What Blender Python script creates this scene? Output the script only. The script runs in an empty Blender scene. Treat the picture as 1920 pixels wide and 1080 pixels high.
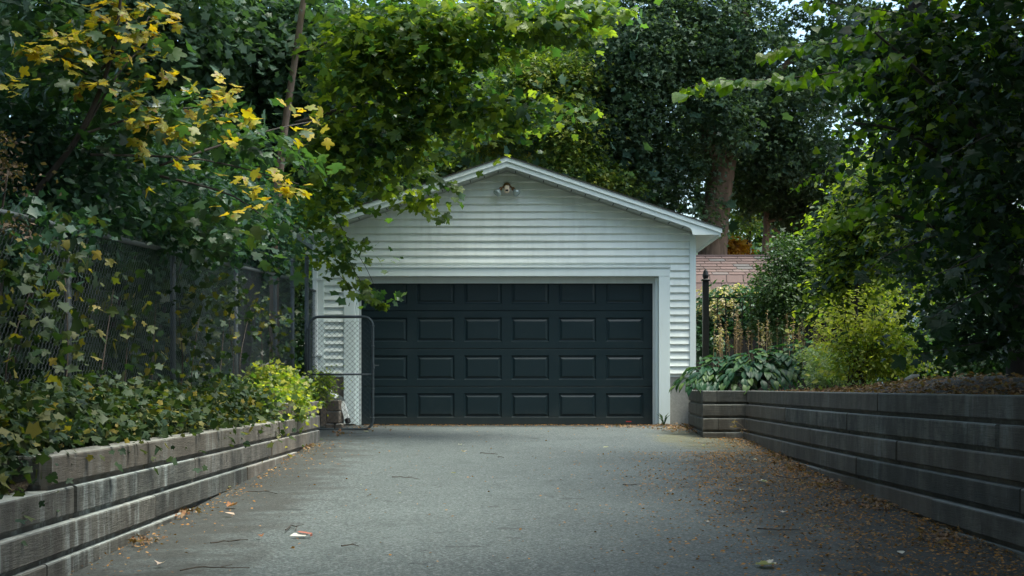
import bpy, math, random
import numpy as np
from mathutils import Vector, Matrix, Euler

# ------------------------------------------------------------------ camera, sky, sun, exposure
S = bpy.context.scene
COL = S.collection
F = 2667.0            # focal length in photo pixels (50 mm lens)
CAM_Y, CAM_Z = -20.6, 0.56
VX, VY = 955.0, 725.0 # vanishing point of level lines that run away from the camera
cam = bpy.data.cameras.new("camera")
cam.lens = 50.0
cam.sensor_width = 36.0
cam.shift_x = (960 - VX) / 1920.0
cam.shift_y = (VY - 540) / 1920.0
cam.clip_start = 0.1
cam.clip_end = 1500
co = bpy.data.objects.new("camera", cam)
co.location = (0, CAM_Y, CAM_Z)
co.rotation_euler = (math.radians(90), 0, 0)
COL.objects.link(co)
S.camera = co

SUN_EL, SUN_AZ = 72.0, 112.0   # azimuth clockwise from +Y (the garage side)
w = bpy.data.worlds.new("World")
S.world = w
w.use_nodes = True
wn = w.node_tree.nodes
wl = w.node_tree.links
bgn = wn["Background"]
sky = wn.new("ShaderNodeTexSky")
sky.sky_type = 'NISHITA'
sky.sun_disc = False
sky.sun_elevation = math.radians(SUN_EL)
sky.sun_rotation = math.radians(SUN_AZ)
sky.air_density = 1.0
sky.dust_density = 4.0
sky.ozone_density = 1.0
wl.new(sky.outputs[0], bgn.inputs[0])
bgn.inputs[1].default_value = 0.15
sl = bpy.data.lights.new("sun", 'SUN')
sl.energy = 1.5
sl.angle = math.radians(20)
sl.color = (1.0, 0.96, 0.9)
so = bpy.data.objects.new("sun", sl)
a, e = math.radians(SUN_AZ), math.radians(SUN_EL)
sd = Vector((math.sin(a) * math.cos(e), math.cos(a) * math.cos(e), math.sin(e)))
so.rotation_euler = sd.to_track_quat('Z', 'Y').to_euler()
COL.objects.link(so)
S.view_settings.view_transform = 'Standard'
S.view_settings.look = 'None'
S.view_settings.gamma = 1
S.view_settings.use_curve_mapping = False
S.view_settings.exposure = 1.75
S.view_settings.use_white_balance = True
S.view_settings.white_balance_temperature = 6400
S.view_settings.white_balance_tint = -4
S.cycles.max_bounces = 8
S.cycles.transmission_bounces = 6
S.cycles.use_denoising = True

rng = np.random.default_rng(7)
random.seed(7)

def P(x, y, D):
    """photo pixel at distance D -> world point"""
    return Vector(((x - VX) * D / F, CAM_Y + D, CAM_Z - (y - VY) * D / F))

def gz(y):
    """height of the driveway at world y"""
    return 0.031 * max(-40.0, min(0.0, y))

# ------------------------------------------------------------------ helpers
def mesh_obj(name, verts, faces, mat=None, parent=None, smooth=False, kind=None):
    me = bpy.data.meshes.new(name)
    me.from_pydata([tuple(v) for v in verts], [], faces)
    if smooth:
        me.polygons.foreach_set('use_smooth', [True] * len(me.polygons))
    me.update()
    o = bpy.data.objects.new(name, me)
    if mat: me.materials.append(mat)
    COL.objects.link(o)
    if parent: o.parent = parent
    if kind: o['kind'] = kind
    return o

def thing(name, label, cat, loc=(0, 0, 0), group=None):
    o = bpy.data.objects.new(name, None)
    o.empty_display_size = 0.1
    o.location = loc
    COL.objects.link(o)
    tag(o, label, cat, group)
    return o

def tag(o, label, cat, group=None):
    o['label'] = label
    o['category'] = cat
    if group: o['group'] = group
    return o

class MB:
    """collects simple shapes into one mesh"""
    def __init__(s): s.v, s.f = [], []
    def add(s, v, f):
        b = len(s.v)
        s.v += [tuple(p) for p in v]
        s.f += [tuple(i + b for i in q) for q in f]
        return s
    def box(s, x0, x1, y0, y1, z0, z1):
        v = [(x0,y0,z0),(x1,y0,z0),(x1,y1,z0),(x0,y1,z0),(x0,y0,z1),(x1,y0,z1),(x1,y1,z1),(x0,y1,z1)]
        return s.add(v, [(0,3,2,1),(4,5,6,7),(0,1,5,4),(1,2,6,5),(2,3,7,6),(3,0,4,7)])
    def bbox(s, x0, x1, y0, y1, z0, z1, b=0.006):
        """box with chamfered edges"""
        c = [(x0+x1)/2, (y0+y1)/2, (z0+z1)/2]; h = [(x1-x0)/2, (y1-y0)/2, (z1-z0)/2]
        b = min(b, *[q*0.45 for q in h])
        vs, idx = [], {}
        for sx in (-1,1):
            for sy in (-1,1):
                for sz in (-1,1):
                    for k in range(3):
                        p = [sx*(h[0]-b), sy*(h[1]-b), sz*(h[2]-b)]
                        p[k] = (sx,sy,sz)[k]*h[k]
                        idx[(sx,sy,sz,k)] = len(vs); vs.append([p[i]+c[i] for i in range(3)])
        fs = []
        ax = [(0,1,2),(1,2,0),(2,0,1)]
        for k,i,j in ax:
            for s_ in (-1,1):
                q = []
                for a_,b_ in ((-1,-1),(1,-1),(1,1),(-1,1)):
                    d = [0,0,0]; d[k]=s_; d[i]=a_; d[j]=b_
                    q.append(idx[(d[0],d[1],d[2],k)])
                fs.append(tuple(q if s_>0 else q[::-1]))
        for k,i,j in ax:   # edge along k
            for a_ in (-1,1):
                for b_ in (-1,1):
                    d0=[0,0,0]; d1=[0,0,0]
                    d0[k]=-1; d1[k]=1
                    for d in (d0,d1): d[i]=a_; d[j]=b_
                    q=[idx[(*d0,i)],idx[(*d1,i)],idx[(*d1,j)],idx[(*d0,j)]]
                    fs.append(tuple(q if a_*b_<0 else q[::-1]))
        for sx in (-1,1):
            for sy in (-1,1):
                for sz in (-1,1):
                    q=[idx[(sx,sy,sz,k)] for k in range(3)]
                    fs.append(tuple(q if sx*sy*sz>0 else q[::-1]))
        return s.add(vs, fs)
    def tube(s, pts, rad, n=8, cap=True):
        pts = [Vector(p) for p in pts]
        if not hasattr(rad, '__len__'): rad = [rad]*len(pts)
        rings = []
        up = Vector((0,0,1))
        d0 = (pts[1]-pts[0]).normalized()
        if abs(d0.dot(up)) > .9: up = Vector((1,0,0))
        u = d0.cross(up).normalized()
        b0 = len(s.v); v=[]
        for i,p in enumerate(pts):
            d = (pts[min(i+1,len(pts)-1)]-pts[max(i-1,0)]).normalized()
            u = (u - d*u.dot(d)).normalized(); w_ = d.cross(u)
            for k in range(n):
                a_ = 2*math.pi*k/n
                v.append(p + (u*math.cos(a_)+w_*math.sin(a_))*rad[i])
        f=[]
        for i in range(len(pts)-1):
            for k in range(n):
                f.append((i*n+k, i*n+(k+1)%n, (i+1)*n+(k+1)%n, (i+1)*n+k))
        if cap:
            f.append(tuple(range(n))[::-1]); f.append(tuple((len(pts)-1)*n+k for k in range(n)))
        return s.add(v,f)
    def prism(s, poly, y0, y1):
        """polygon of (x,z) points, extruded along y"""
        n=len(poly)
        v=[(p[0],y0,p[1]) for p in poly]+[(p[0],y1,p[1]) for p in poly]
        f=[tuple(range(n)), tuple(range(2*n-1,n-1,-1))]
        f+=[(i,(i+n),((i+1)%n+n),(i+1)%n) for i in range(n)]
        return s.add(v,f)
    def lathe(s, c, prof, n=12, axis=None):
        v=[];c=Vector(c)
        R = Vector((0,0,1)).rotation_difference(Vector(axis).normalized()).to_matrix() if axis else None
        for r,z in prof:
            for k in range(n):
                q=Vector((r*math.cos(2*math.pi*k/n), r*math.sin(2*math.pi*k/n), z))
                if R: q=R@q
                v.append(c+q)
        f=[]
        for i in range(len(prof)-1):
            for k in range(n): f.append((i*n+k,i*n+(k+1)%n,(i+1)*n+(k+1)%n,(i+1)*n+k))
        f.append(tuple(range(n))[::-1]); f.append(tuple((len(prof)-1)*n+k for k in range(n)))
        return s.add(v,f)
    def build(s, name, mat, parent=None, smooth=False, kind=None):
        o = mesh_obj(name, s.v, s.f, mat, parent, smooth, kind)
        me=o.data
        import bmesh
        bm=bmesh.new(); bm.from_mesh(me); bmesh.ops.recalc_face_normals(bm, faces=bm.faces); bm.to_mesh(me); bm.free()
        return o

# ------------------------------------------------------------------ materials
class NT:
    def __init__(s, name):
        s.m = bpy.data.materials.new(name); s.m.use_nodes=True
        s.t = s.m.node_tree; s.n=s.t.nodes; s.l=s.t.links
        s.b = s.n['Principled BSDF']; s.out=s.n['Material Output']
        s.co = None
    def node(s, ty, **kw):
        n = s.n.new(ty)
        for k,v in kw.items():
            if k in n.inputs: n.inputs[k].default_value=v
            else: setattr(n,k,v)
        return n
    def coord(s, scale=(1,1,1), world=True):
        g = s.node('ShaderNodeNewGeometry') if world else s.node('ShaderNodeTexCoord')
        mp = s.node('ShaderNodeMapping'); mp.inputs['Scale'].default_value=scale
        s.l.new(g.outputs['Position' if world else 'Object'], mp.inputs[0])
        return mp.outputs[0]
    def noise(s, co, scale, detail=4, rough=.55, dist=0):
        n=s.node('ShaderNodeTexNoise'); n.inputs['Scale'].default_value=scale
        n.inputs['Detail'].default_value=detail; n.inputs['Roughness'].default_value=rough; n.inputs['Distortion'].default_value=dist
        if co is not None: s.l.new(co,n.inputs['Vector'])
        return n.outputs['Fac']
    def ramp(s, fac, stops):
        r=s.node('ShaderNodeValToRGB'); e=r.color_ramp.elements
        while len(e)<len(stops): e.new(.5)
        for el,(p,c) in zip(e,stops):
            el.position=p; el.color=(c,c,c,1) if not hasattr(c,'__len__') else (*c[:3],1)
        s.l.new(fac,r.inputs[0]); return r.outputs[0]
    def mix(s, fac, a_, b_, mode='MIX'):
        m=s.node('ShaderNodeMix', data_type='RGBA', blend_type=mode)
        for sock,val in ((m.inputs[0],fac),(m.inputs[6],a_),(m.inputs[7],b_)):
            if hasattr(val,'is_linked'): s.l.new(val,sock)
            elif hasattr(val,'__len__'): sock.default_value=(*val[:3],1)
            else: sock.default_value=val
        return m.outputs[2]
    def math(s, op, a_, b_=0.0, clamp=False):
        m=s.node('ShaderNodeMath', operation=op); m.use_clamp=clamp
        for sock,val in ((m.inputs[0],a_),(m.inputs[1],b_)):
            if hasattr(val,'is_linked'): s.l.new(val,sock)
            else: sock.default_value=val
        return m.outputs[0]
    def col(s,c):
        if hasattr(c,'is_linked'): s.l.new(c,s.b.inputs['Base Color'])
        else: s.b.inputs['Base Color'].default_value=(*c,1)
    def rough(s,c):
        if hasattr(c,'is_linked'): s.l.new(c,s.b.inputs['Roughness'])
        else: s.b.inputs['Roughness'].default_value=c
    def bump(s,h,strength=.5,dist=.01):
        b=s.node('ShaderNodeBump'); b.inputs['Strength'].default_value=strength; b.inputs['Distance'].default_value=dist
        s.l.new(h,b.inputs['Height']); s.l.new(b.outputs[0],s.b.inputs['Normal'])

def painted(name, c, dirt=.25, rough=.5, grain=(2,2,30), scale=1.0, dirtcol=(.25,.26,.22),splash=0):
    t=NT(name); co_=t.coord()
    n1=t.noise(co_,1.3*scale,6,.6); n2=t.noise(t.coord((1.2,1.2,.15)),9*scale,5)
    f=t.math('MULTIPLY', t.ramp(n1,[(.35,0),(.75,1)]), t.ramp(n2,[(.4,0),(.75,1)]))
    f=t.math('MULTIPLY', f, dirt)
    if splash:   # dust and mud splashed up from the ground
        sx=t.node('ShaderNodeSeparateXYZ'); t.l.new(co_,sx.inputs[0])
        h=t.ramp(t.math('ADD',t.math('MULTIPLY',sx.outputs[2],2.2),t.math('MULTIPLY',n2,.5)),[(.2,1),(.75,0)])
        c=t.mix(t.math('MULTIPLY',h,.5*splash),c,(.09,.085,.07))
        sp=t.noise(co_,2.4,6,.75)
        c=t.mix(t.math('MULTIPLY',t.ramp(sp,[(.5,0),(.75,1)]),.3*splash),c,(.05,.06,.06))
    t.col(t.mix(f,c,dirtcol)); t.rough(rough)
    t.bump(t.noise(t.coord(grain),12,3),.05,.003)
    return t.m

M={}
M['siding']=painted('painted_siding',(.77,.805,.775),.42,.55,(.6,1,14))
M['trim']=painted('white_trim',(.72,.78,.77),.2,.5,(2,2,3))
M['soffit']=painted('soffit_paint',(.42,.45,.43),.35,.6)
M['doorpaint']=painted('dark_door_paint',(.0055,.017,.022),.10,.4,(.6,1,10),dirtcol=(.03,.04,.04),splash=.6)
M['doorpaint'].node_tree.nodes['Principled BSDF'].inputs['Specular IOR Level'].default_value=.4
M['doorstop']=painted('doorstop_paint',(.55,.58,.57),.4,.6)

def concrete(name, c1, c2, streak=.0, bs=.4, rough=.9, grain=(1,1,1), light=(.4,.42,.4)):
    t=NT(name); co_=t.coord()
    n1=t.noise(co_,2.2,8,.65); n2=t.noise(t.coord(grain),28,6,.7)
    c=t.mix(t.ramp(n1,[(.32,0),(.68,1)]),c1,c2)
    c=t.mix(t.math('MULTIPLY',t.ramp(n2,[(.35,0),(.8,1)]),.45),c,[q*.35 for q in c1])
    if streak:
        sn=t.noise(t.coord((1,1,.14)),5.5,7,.68,.8)
        pn=t.noise(co_,1.1,3)
        f=t.math('MULTIPLY',t.ramp(sn,[(.50,0),(.66,1)]),t.ramp(pn,[(.38,0),(.58,1)]))
        c=t.mix(t.math('MULTIPLY',f,streak),c,light)
        sn2=t.noise(t.coord((1,1,.3)),3.2,7,.7,.9)
        c=t.mix(t.math('MULTIPLY',t.ramp(sn2,[(.46,0),(.60,1)]),.62),c,[q*.22 for q in c1])
        bl_=t.noise(co_,3.1,6,.7)
        c=t.mix(t.math('MULTIPLY',t.ramp(bl_,[(.48,0),(.62,1)]),.6),c,[q*.25 for q in c1])
        gr=t.noise(t.coord((.35,.35,8)),9,6,.72)
        c=t.mix(t.math('MULTIPLY',t.ramp(gr,[(.52,0),(.66,1)]),.5),c,[q*.3 for q in c1])
    if streak:   # every timber has weathered differently
        # bleached upper faces, paled further to paint in light on the ledges
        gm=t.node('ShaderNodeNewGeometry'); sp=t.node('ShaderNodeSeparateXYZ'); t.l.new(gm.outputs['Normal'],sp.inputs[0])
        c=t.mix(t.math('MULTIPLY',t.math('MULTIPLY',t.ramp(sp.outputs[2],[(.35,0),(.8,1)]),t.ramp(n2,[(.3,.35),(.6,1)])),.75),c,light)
        oi=t.node('ShaderNodeObjectInfo')
        c=t.mix(t.math('MULTIPLY',oi.outputs['Random'],.5),c,[q*.42 for q in c1])
        wm=t.math('FRACT',t.math('MULTIPLY',oi.outputs['Random'],7.3))
        c=t.mix(t.math('MULTIPLY',wm,.35),c,(.20,.15,.11))
    t.col(c); t.rough(rough)
    t.bump(t.math('ADD',n2,n1),bs,.012)
    return t.m
M['foundation']=concrete('foundation_concrete',(.30,.29,.26),(.42,.41,.38))
M['foundation_brown']=concrete('brown_foundation',(.13,.10,.08),(.2,.165,.14))
M['block']=concrete('stone_block',(.26,.19,.14),(.36,.29,.22),.3)
M['timber_l']=concrete('weathered_timber',(.13,.12,.105),(.34,.30,.26),.85,.6,.85,(.3,.3,4),(.5,.52,.5))
M['timber_m']=concrete('shaded_timber',(.055,.056,.05),(.21,.20,.175),.95,.6,.8,(.3,.3,4),(.42,.46,.45))  # near left timbers: canopy shade put into a darker colour
M['timber_r']=concrete('damp_timber',(.075,.075,.065),(.22,.205,.17),.55,.5,.8,(.25,.25,6),(.3,.33,.32))

def asphalt():
    t=NT('asphalt'); co_=t.coord()
    fine=t.noise(co_,95,4,.75); mid=t.noise(co_,42,5,.75); big=t.noise(co_,.55,5,.55); pat=t.noise(co_,2.3,5,.6)
    c=t.mix(t.ramp(big,[(.35,0),(.68,1)]),(.070,.083,.083),(.112,.132,.132))
    c=t.mix(t.math('MULTIPLY',t.ramp(pat,[(.42,0),(.66,1)]),.4),c,(.062,.072,.073))
    c=t.mix(t.math('MULTIPLY',t.ramp(mid,[(.40,1),(.52,0)]),.7),c,(.030,.036,.037)); c=t.mix(t.math('MULTIPLY',t.ramp(mid,[(.52,0),(.66,1)]),.6),c,(.21,.235,.235))
    vor=t.node('ShaderNodeTexVoronoi'); vor.inputs['Scale'].default_value=75; t.l.new(co_,vor.inputs['Vector'])
    st=t.ramp(vor.outputs['Color'],[(.55,0),(.95,1)])
    c=t.mix(t.math('MULTIPLY',st,.6),c,(.27,.285,.285))
    c=t.mix(t.math('MULTIPLY',t.ramp(fine,[(.35,1),(.55,0)]),.8),c,(.03,.035,.036))
    bl2=t.noise(t.coord((1.6,.8,1)),1.7,6,.72)
    c=t.mix(t.math('MULTIPLY',t.ramp(bl2,[(.54,0),(.66,1)]),.38),c,(.045,.054,.054))
    sp_=t.noise(co_,4.3,3,.5)
    c=t.mix(t.math('MULTIPLY',t.ramp(sp_,[(.665,0),(.70,1)]),.55),c,(.025,.028,.028))
    # moss and silt patch beside the right-hand wall
    sx=t.node('ShaderNodeSeparateXYZ'); t.l.new(co_,sx.inputs[0])
    def blob(cx,cy,rx,ry):
        a_=t.math('DIVIDE',t.math('SUBTRACT',sx.outputs[0],cx),rx); b_=t.math('DIVIDE',t.math('SUBTRACT',sx.outputs[1],cy),ry)
        r=t.math('ADD',t.math('MULTIPLY',a_,a_),t.math('MULTIPLY',b_,b_))
        r=t.math('ADD',r,t.math('MULTIPLY',t.math('SUBTRACT',t.noise(co_,3.2,5),.5),2.2))
        return t.ramp(r,[(.35,1),(1.0,0)])
    moss=t.math('MULTIPLY',blob(2.35,-3.2,.62,2.2),t.ramp(t.noise(co_,14,5),[(.3,.25),(.6,1)]))
    c=t.mix(t.math('MULTIPLY',moss,.62),c,(.13,.115,.04))
    c=t.mix(t.math('MULTIPLY',blob(2.9,-10.5,1.5,8),.75),c,(.032,.030,.022))  # dirt along the right wall, with the dark corner's shade painted in
    c=t.mix(t.math('MULTIPLY',blob(-2.6,-9.5,1.25,10),.72),c,(.034,.032,.028))  # dirt along the left wall, widened to paint in the corner shade
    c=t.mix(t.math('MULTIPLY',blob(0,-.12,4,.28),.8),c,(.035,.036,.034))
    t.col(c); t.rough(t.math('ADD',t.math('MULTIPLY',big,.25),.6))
    t.b.inputs['Specular IOR Level'].default_value=.35
    t.bump(t.math('ADD',fine,t.math('MULTIPLY',mid,.6)),.9,.006)
    return t.m
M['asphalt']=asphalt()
def soil(name,c1,c2,c3):
    t=NT(name); co_=t.coord()
    vor=t.node('ShaderNodeTexVoronoi'); vor.inputs['Scale'].default_value=45; t.l.new(co_,vor.inputs['Vector'])
    c=t.mix(t.ramp(t.noise(co_,6,6,.7),[(.3,0),(.7,1)]),c1,c2)
    c=t.mix(t.ramp(vor.outputs['Color'],[(.6,0),(.9,1)]),c,c3)
    t.col(c); t.rough(.95); t.bump(vor.outputs['Distance'],.8,.02); return t.m
M['soil']=soil('bed_soil',(.02,.015,.01),(.05,.038,.026),(.1,.07,.045))
M['ground']=soil('ground_soil',(.02,.022,.012),(.05,.05,.03),(.04,.05,.02))

def simple(name,c,rough=.6,metal=0,var=.0,scale=20,bump=0,grain=(1,1,1)):
    t=NT(name)
    if var or bump:
        n=t.noise(t.coord(grain),scale,5,.6)
        t.col(t.mix(t.math('MULTIPLY',t.ramp(n,[(.3,0),(.7,1)]),var),c,[q*.35 for q in c]))
        if bump: t.bump(n,bump,.01)
    else: t.col(c)
    t.rough(rough); t.b.inputs['Metallic'].default_value=metal
    return t.m
M['galv']=simple('galvanised_steel',(.11,.125,.13),.55,.3,.6,30)
M['galv_dark']=simple('dull_dark_steel',(.10,.115,.12),.5,.6,.5,30)
M['wire']=simple('chain_link_wire',(.06,.07,.074),.5,.4)
M['wire_dark']=simple('gate_wire',(.045,.05,.052),.5,.5)
M['black']=simple('black_painted_iron',(.013,.014,.014),.35,.2,.3)
M['roofdark']=simple('dark_roofing',(.035,.035,.035),.9,0,.4,30)
M['gutter']=simple('white_gutter',(.74,.76,.76),.45,0,.25,8)
M['rubber']=simple('black_rubber',(.01,.01,.01),.8)
M['brass']=simple('aged_brass_fitting',(.20,.11,.04),.45,.6,.4)
M['sensor']=simple('cream_plastic',(.85,.68,.52),.4)
M['bulb']=simple('clear_bulb_glass',(.38,.44,.43),.12,.35)
M['red']=simple('red_plastic',(.5,.05,.04),.5)
M['offwhite']=simple('bleached_scrap',(.5,.48,.44),.7)
M['bark']=simple('rough_bark',(.30,.19,.13),.95,0,.95,16,1.0,(1,1,.16))
M['bark_pale']=simple('pale_bark',(.27,.19,.15),.95,0,.7,14,.7,(1,1,.3))
M['bark_dark']=simple('dark_bark',(.05,.042,.035),.95,0,.6,12,.8,(1,1,.25))
M['bark_pine']=simple('reddish_pine_bark',(.50,.31,.23),.9,0,.5,14,.5)
M['twig']=simple('dry_twig',(.05,.038,.03),.9)

def leafmat(name, stops, trans=.45, rough=.42, spec=.45, tcol=None, clump=1.2, brown=0):
    """stops: colours picked leaf by leaf; light passes through the blades"""
    t=NT(name)
    at=t.node('ShaderNodeAttribute', attribute_name='rnd'); oi=t.node('ShaderNodeObjectInfo')
    f=t.math('FRACT',t.math('ADD',at.outputs['Fac'],oi.outputs['Random']))
    if clump:
        n=t.noise(t.coord(),clump,2)
        f=t.math('ADD',t.math('MULTIPLY',f,.6),t.math('MULTIPLY',t.ramp(n,[(.3,0),(.7,1)]),.4))
    c=t.ramp(f,[(i/(len(stops)-1) if len(stops)>1 else 0,s_) for i,s_ in enumerate(stops)])
    if brown:
        n=t.noise(t.coord(),22,3)
        c=t.mix(t.math('MULTIPLY',t.ramp(n,[(.56,0),(.64,1)]),brown),c,(.22,.08,.015))
    t.col(c); t.rough(rough); t.b.inputs['Specular IOR Level'].default_value=spec
    tr=t.node('ShaderNodeBsdfTranslucent')
    k=tcol or (1.5,1.7,.5)
    t.l.new(t.mix(1.0,c,k,'MULTIPLY'),tr.inputs['Color'])
    mx=t.node('ShaderNodeMixShader'); mx.inputs[0].default_value=trans
    t.l.new(t.b.outputs[0],mx.inputs[1]); t.l.new(tr.outputs[0],mx.inputs[2]); t.l.new(mx.outputs[0],t.out.inputs[0])
    return t.m
L={}
L['bright']=leafmat('bright_maple_leaf',[(.03,.065,.03),(.075,.125,.03),(.18,.25,.04),(.36,.41,.06)],.6,.38,tcol=(1.65,1.6,.55))
L['bigmaple']=leafmat('blue_green_maple_leaf',[(.028,.05,.034),(.06,.095,.06),(.11,.16,.095),(.19,.24,.12)],.42,.42,.4,clump=.9)
L['midgreen']=leafmat('mid_green_leaf',[(.025,.06,.03),(.045,.10,.04),(.09,.16,.045),(.14,.20,.05)],.5,.36)
L['yellow']=leafmat('yellow_maple_leaf',[(.16,.19,.03),(.32,.31,.03),(.46,.38,.03),(.50,.37,.03)],.5,.45,tcol=(1.3,1.2,.4),brown=.8,clump=0)
L['dull']=leafmat('dull_green_leaf',[(.025,.055,.03),(.04,.085,.04),(.06,.11,.05),(.12,.13,.03)],.4,.35)
L['dark']=leafmat('dark_maple_leaf',[(.03,.065,.05),(.06,.11,.08),(.10,.165,.115),(.14,.20,.12)],.4,.42,.4)
L['mixed']=leafmat('autumn_turning_leaf',[(.04,.08,.035),(.09,.15,.04),(.20,.24,.045),(.42,.34,.06)],.5,.45)
L['teal']=leafmat('bluish_shrub_leaf',[(.02,.05,.033),(.035,.08,.055),(.06,.11,.07)],.35,.42,.35)
L['linden']=leafmat('round_green_leaf',[(.05,.11,.02),(.10,.19,.02),(.18,.28,.025),(.24,.28,.03)],.6,.33,tcol=(1.6,1.7,.45))
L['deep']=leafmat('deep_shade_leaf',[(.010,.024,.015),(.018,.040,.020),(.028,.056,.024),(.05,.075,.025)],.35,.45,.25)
L['gold']=leafmat('golden_shrub_leaf',[(.10,.14,.03),(.28,.30,.05),(.5,.47,.09),(.62,.55,.14)],.5,.5)
L['lime']=leafmat('lime_shrub_leaf',[(.05,.09,.025),(.12,.18,.03),(.26,.30,.045),(.36,.36,.06)],.5,.45)
L['varieg']=leafmat('cream_edged_leaf',[(.1,.16,.07),(.3,.36,.18),(.5,.52,.33)],.4,.5)
L['hosta']=leafmat('hosta_leaf',[(.010,.036,.018),(.018,.058,.026),(.030,.078,.030),(.09,.14,.035)],.25,.45,.28,clump=0)
L['yew']=leafmat('yew_needle',[(.025,.055,.018),(.045,.085,.022),(.07,.11,.03)],.3,.5)
L['hydr']=leafmat('hydrangea_leaf',[(.03,.08,.045),(.05,.11,.06)],.35,.45)
L['pinkish']=leafmat('faded_flower',[(.42,.33,.22),(.5,.42,.33),(.34,.3,.14)],.4,.7,clump=0)
L['orange']=leafmat('orange_shrub_leaf',[(.3,.13,.02),(.5,.22,.02),(.35,.25,.04)],.4,.5)
L['fallen']=leafmat('dry_fallen_leaf',[(.09,.05,.03),(.17,.095,.05),(.34,.22,.13),(.24,.10,.045)],.2,.7,.3,clump=0)
L['pale']=leafmat('bleached_fallen_leaf',[(.55,.5,.42),(.62,.6,.55),(.5,.34,.27)],.2,.7,.3,clump=0)
L['crumb']=leafmat('orange_crumb',[(.12,.07,.035),(.28,.14,.045),(.42,.20,.055),(.36,.24,.11)],.1,.8,.2,clump=0)
L['shade']=leafmat('shaded_creeper_leaf',[(.014,.028,.016),(.025,.048,.025),(.04,.062,.028),(.10,.095,.03)],.25,.55,.18,clump=2.5)
L['olive']=leafmat('olive_creeper_leaf',[(.025,.045,.018),(.045,.07,.022),(.09,.10,.025),(.22,.17,.03)],.35,.5,.3,clump=0)
L['brownish']=leafmat('brown_seed_head',[(.06,.045,.035),(.12,.085,.06),(.17,.12,.09)],.2,.8,.2,clump=0)
L['spent']=leafmat('spent_spike',[(.26,.17,.1),(.36,.25,.16),(.2,.16,.08)],.2,.8,.2,clump=0)
L['pineneedle']=leafmat('pine_needle',[(.08,.12,.07),(.14,.18,.12),(.25,.26,.2)],.3,.6,.3)

# ------------------------------------------------------------------ leaf shapes: x along the leaf, y across, z up
def fan(outline, cz=0.03, droop=.12, fold=.12):
    v=[(0.42,0,cz)]+[(x,y,-droop*x*x+fold*abs(y)) for x,y in outline]
    n=len(outline)
    return np.array(v,float), np.array([(0,1+i,1+(i+1)%n) for i in range(n)],int)
def maple_outline(fine):
    tips=[(-122,.50),(-60,.88),(0,1.0),(60,.88),(122,.50)]
    o=[(0,0)]
    c=(.32,0)
    for i,(a_,r) in enumerate(tips):
        a_=math.radians(a_)
        def pt(da,rr): return (c[0]+rr*.68*math.cos(a_+da), rr*.68*math.sin(a_+da))
        if fine:
            o+=[pt(-.36,r*.70),pt(-.27,r*.86),pt(-.13,r*.82),pt(0,r*1.02),pt(.13,r*.82),pt(.27,r*.86),pt(.36,r*.70)]
        else:
            o+=[pt(-.27,r*.83),pt(0,r),pt(.27,r*.83)]
        if i<4:
            b_=math.radians((tips[i][0]+tips[i+1][0])/2); rr=.56*(r+tips[i+1][1])*.5
            o.append((c[0]+rr*.68*math.cos(b_),rr*.68*math.sin(b_)))
    return o
T={}
T['maple']=fan(maple_outline(False))
T['maple_fine']=fan(maple_outline(True),droop=.2)
T['maple_lo']=fan([(0,0),(.0,-.42),(.30,-.30),(.52,-.62),(.68,-.32),(1,0),(.68,.32),(.52,.62),(.30,.30),(.0,.42)])
T['star']=(np.array([(0,0,0),(.3,-.15,.03),(.45,-.5,0),(.6,-.12,.03),(1,0,-.1),(.6,.12,.03),(.45,.5,0),(.3,.15,.03)],float),
           np.array([(0,1,7),(1,2,3),(1,3,5),(1,5,7),(3,4,5),(5,6,7)],int))
T['heart']=fan([(.06,0),(0,-.22),(.12,-.42),(.4,-.47),(.72,-.27),(1.02,0),(.72,.27),(.4,.47),(.12,.42),(0,.22)],fold=.18,droop=.2)
T['oval']=(np.array([(0,0,0),(.3,-.24,.05),(.7,-.2,.02),(1,0,-.08),(.7,.2,.02),(.3,.24,.05),(.5,0,0)],float),
           np.array([(0,1,6),(1,2,6),(2,3,6),(3,4,6),(4,5,6),(5,0,6)],int))
T['tiny']=(np.array([(0,0,0),(.5,-.28,.05),(1,0,-.05),(.5,.28,.05)],float),np.array([(0,1,2),(0,2,3)],int))
T['needle']=(np.array([(0,-.05,0),(1,0,.0),(0,.05,0),(.1,0,.5),(.9,.04,.1)],float),np.array([(0,1,2),(0,4,3)],int))
def hosta_t():
    xs=[0,.1,.25,.42,.6,.78,.92,1.03]; wd=[.03,.13,.205,.235,.215,.15,.07,0.003]
    v=[];f=[]
    for i,(x,w_) in enumerate(zip(xs,wd)):
        for j,u in enumerate((-1,-.5,0,.5,1)):
            v.append((x*(1-.12*x),u*w_,.10*abs(u)*w_/.35*(1) -.30*x*x + (.03 if j in(1,3) else 0)))
    for i in range(7):
        for j in range(4):
            a_=i*5+j; f+=[(a_,a_+5,a_+1),(a_+1,a_+5,a_+6)]
    return np.array(v,float),np.array(f,int)
T['hosta']=hosta_t()
TM={}
def template_mesh(k, mat):
    key=(k,mat.name)
    if key not in TM:
        v,f=T[k]; me=bpy.data.meshes.new('leaf'); me.from_pydata(v.tolist(),[],f.tolist()); me.materials.append(mat)
        if k=='hosta': me.polygons.foreach_set('use_smooth',[True]*len(me.polygons))
        me.update(); TM[key]=me
    return TM[key]

def frames(tip, nrm):
    t=tip/np.linalg.norm(tip,axis=1,keepdims=True)
    n=nrm-t*(nrm*t).sum(1,keepdims=True); n/=np.linalg.norm(n,axis=1,keepdims=True)+1e-9
    return t,np.cross(n,t),n

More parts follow.
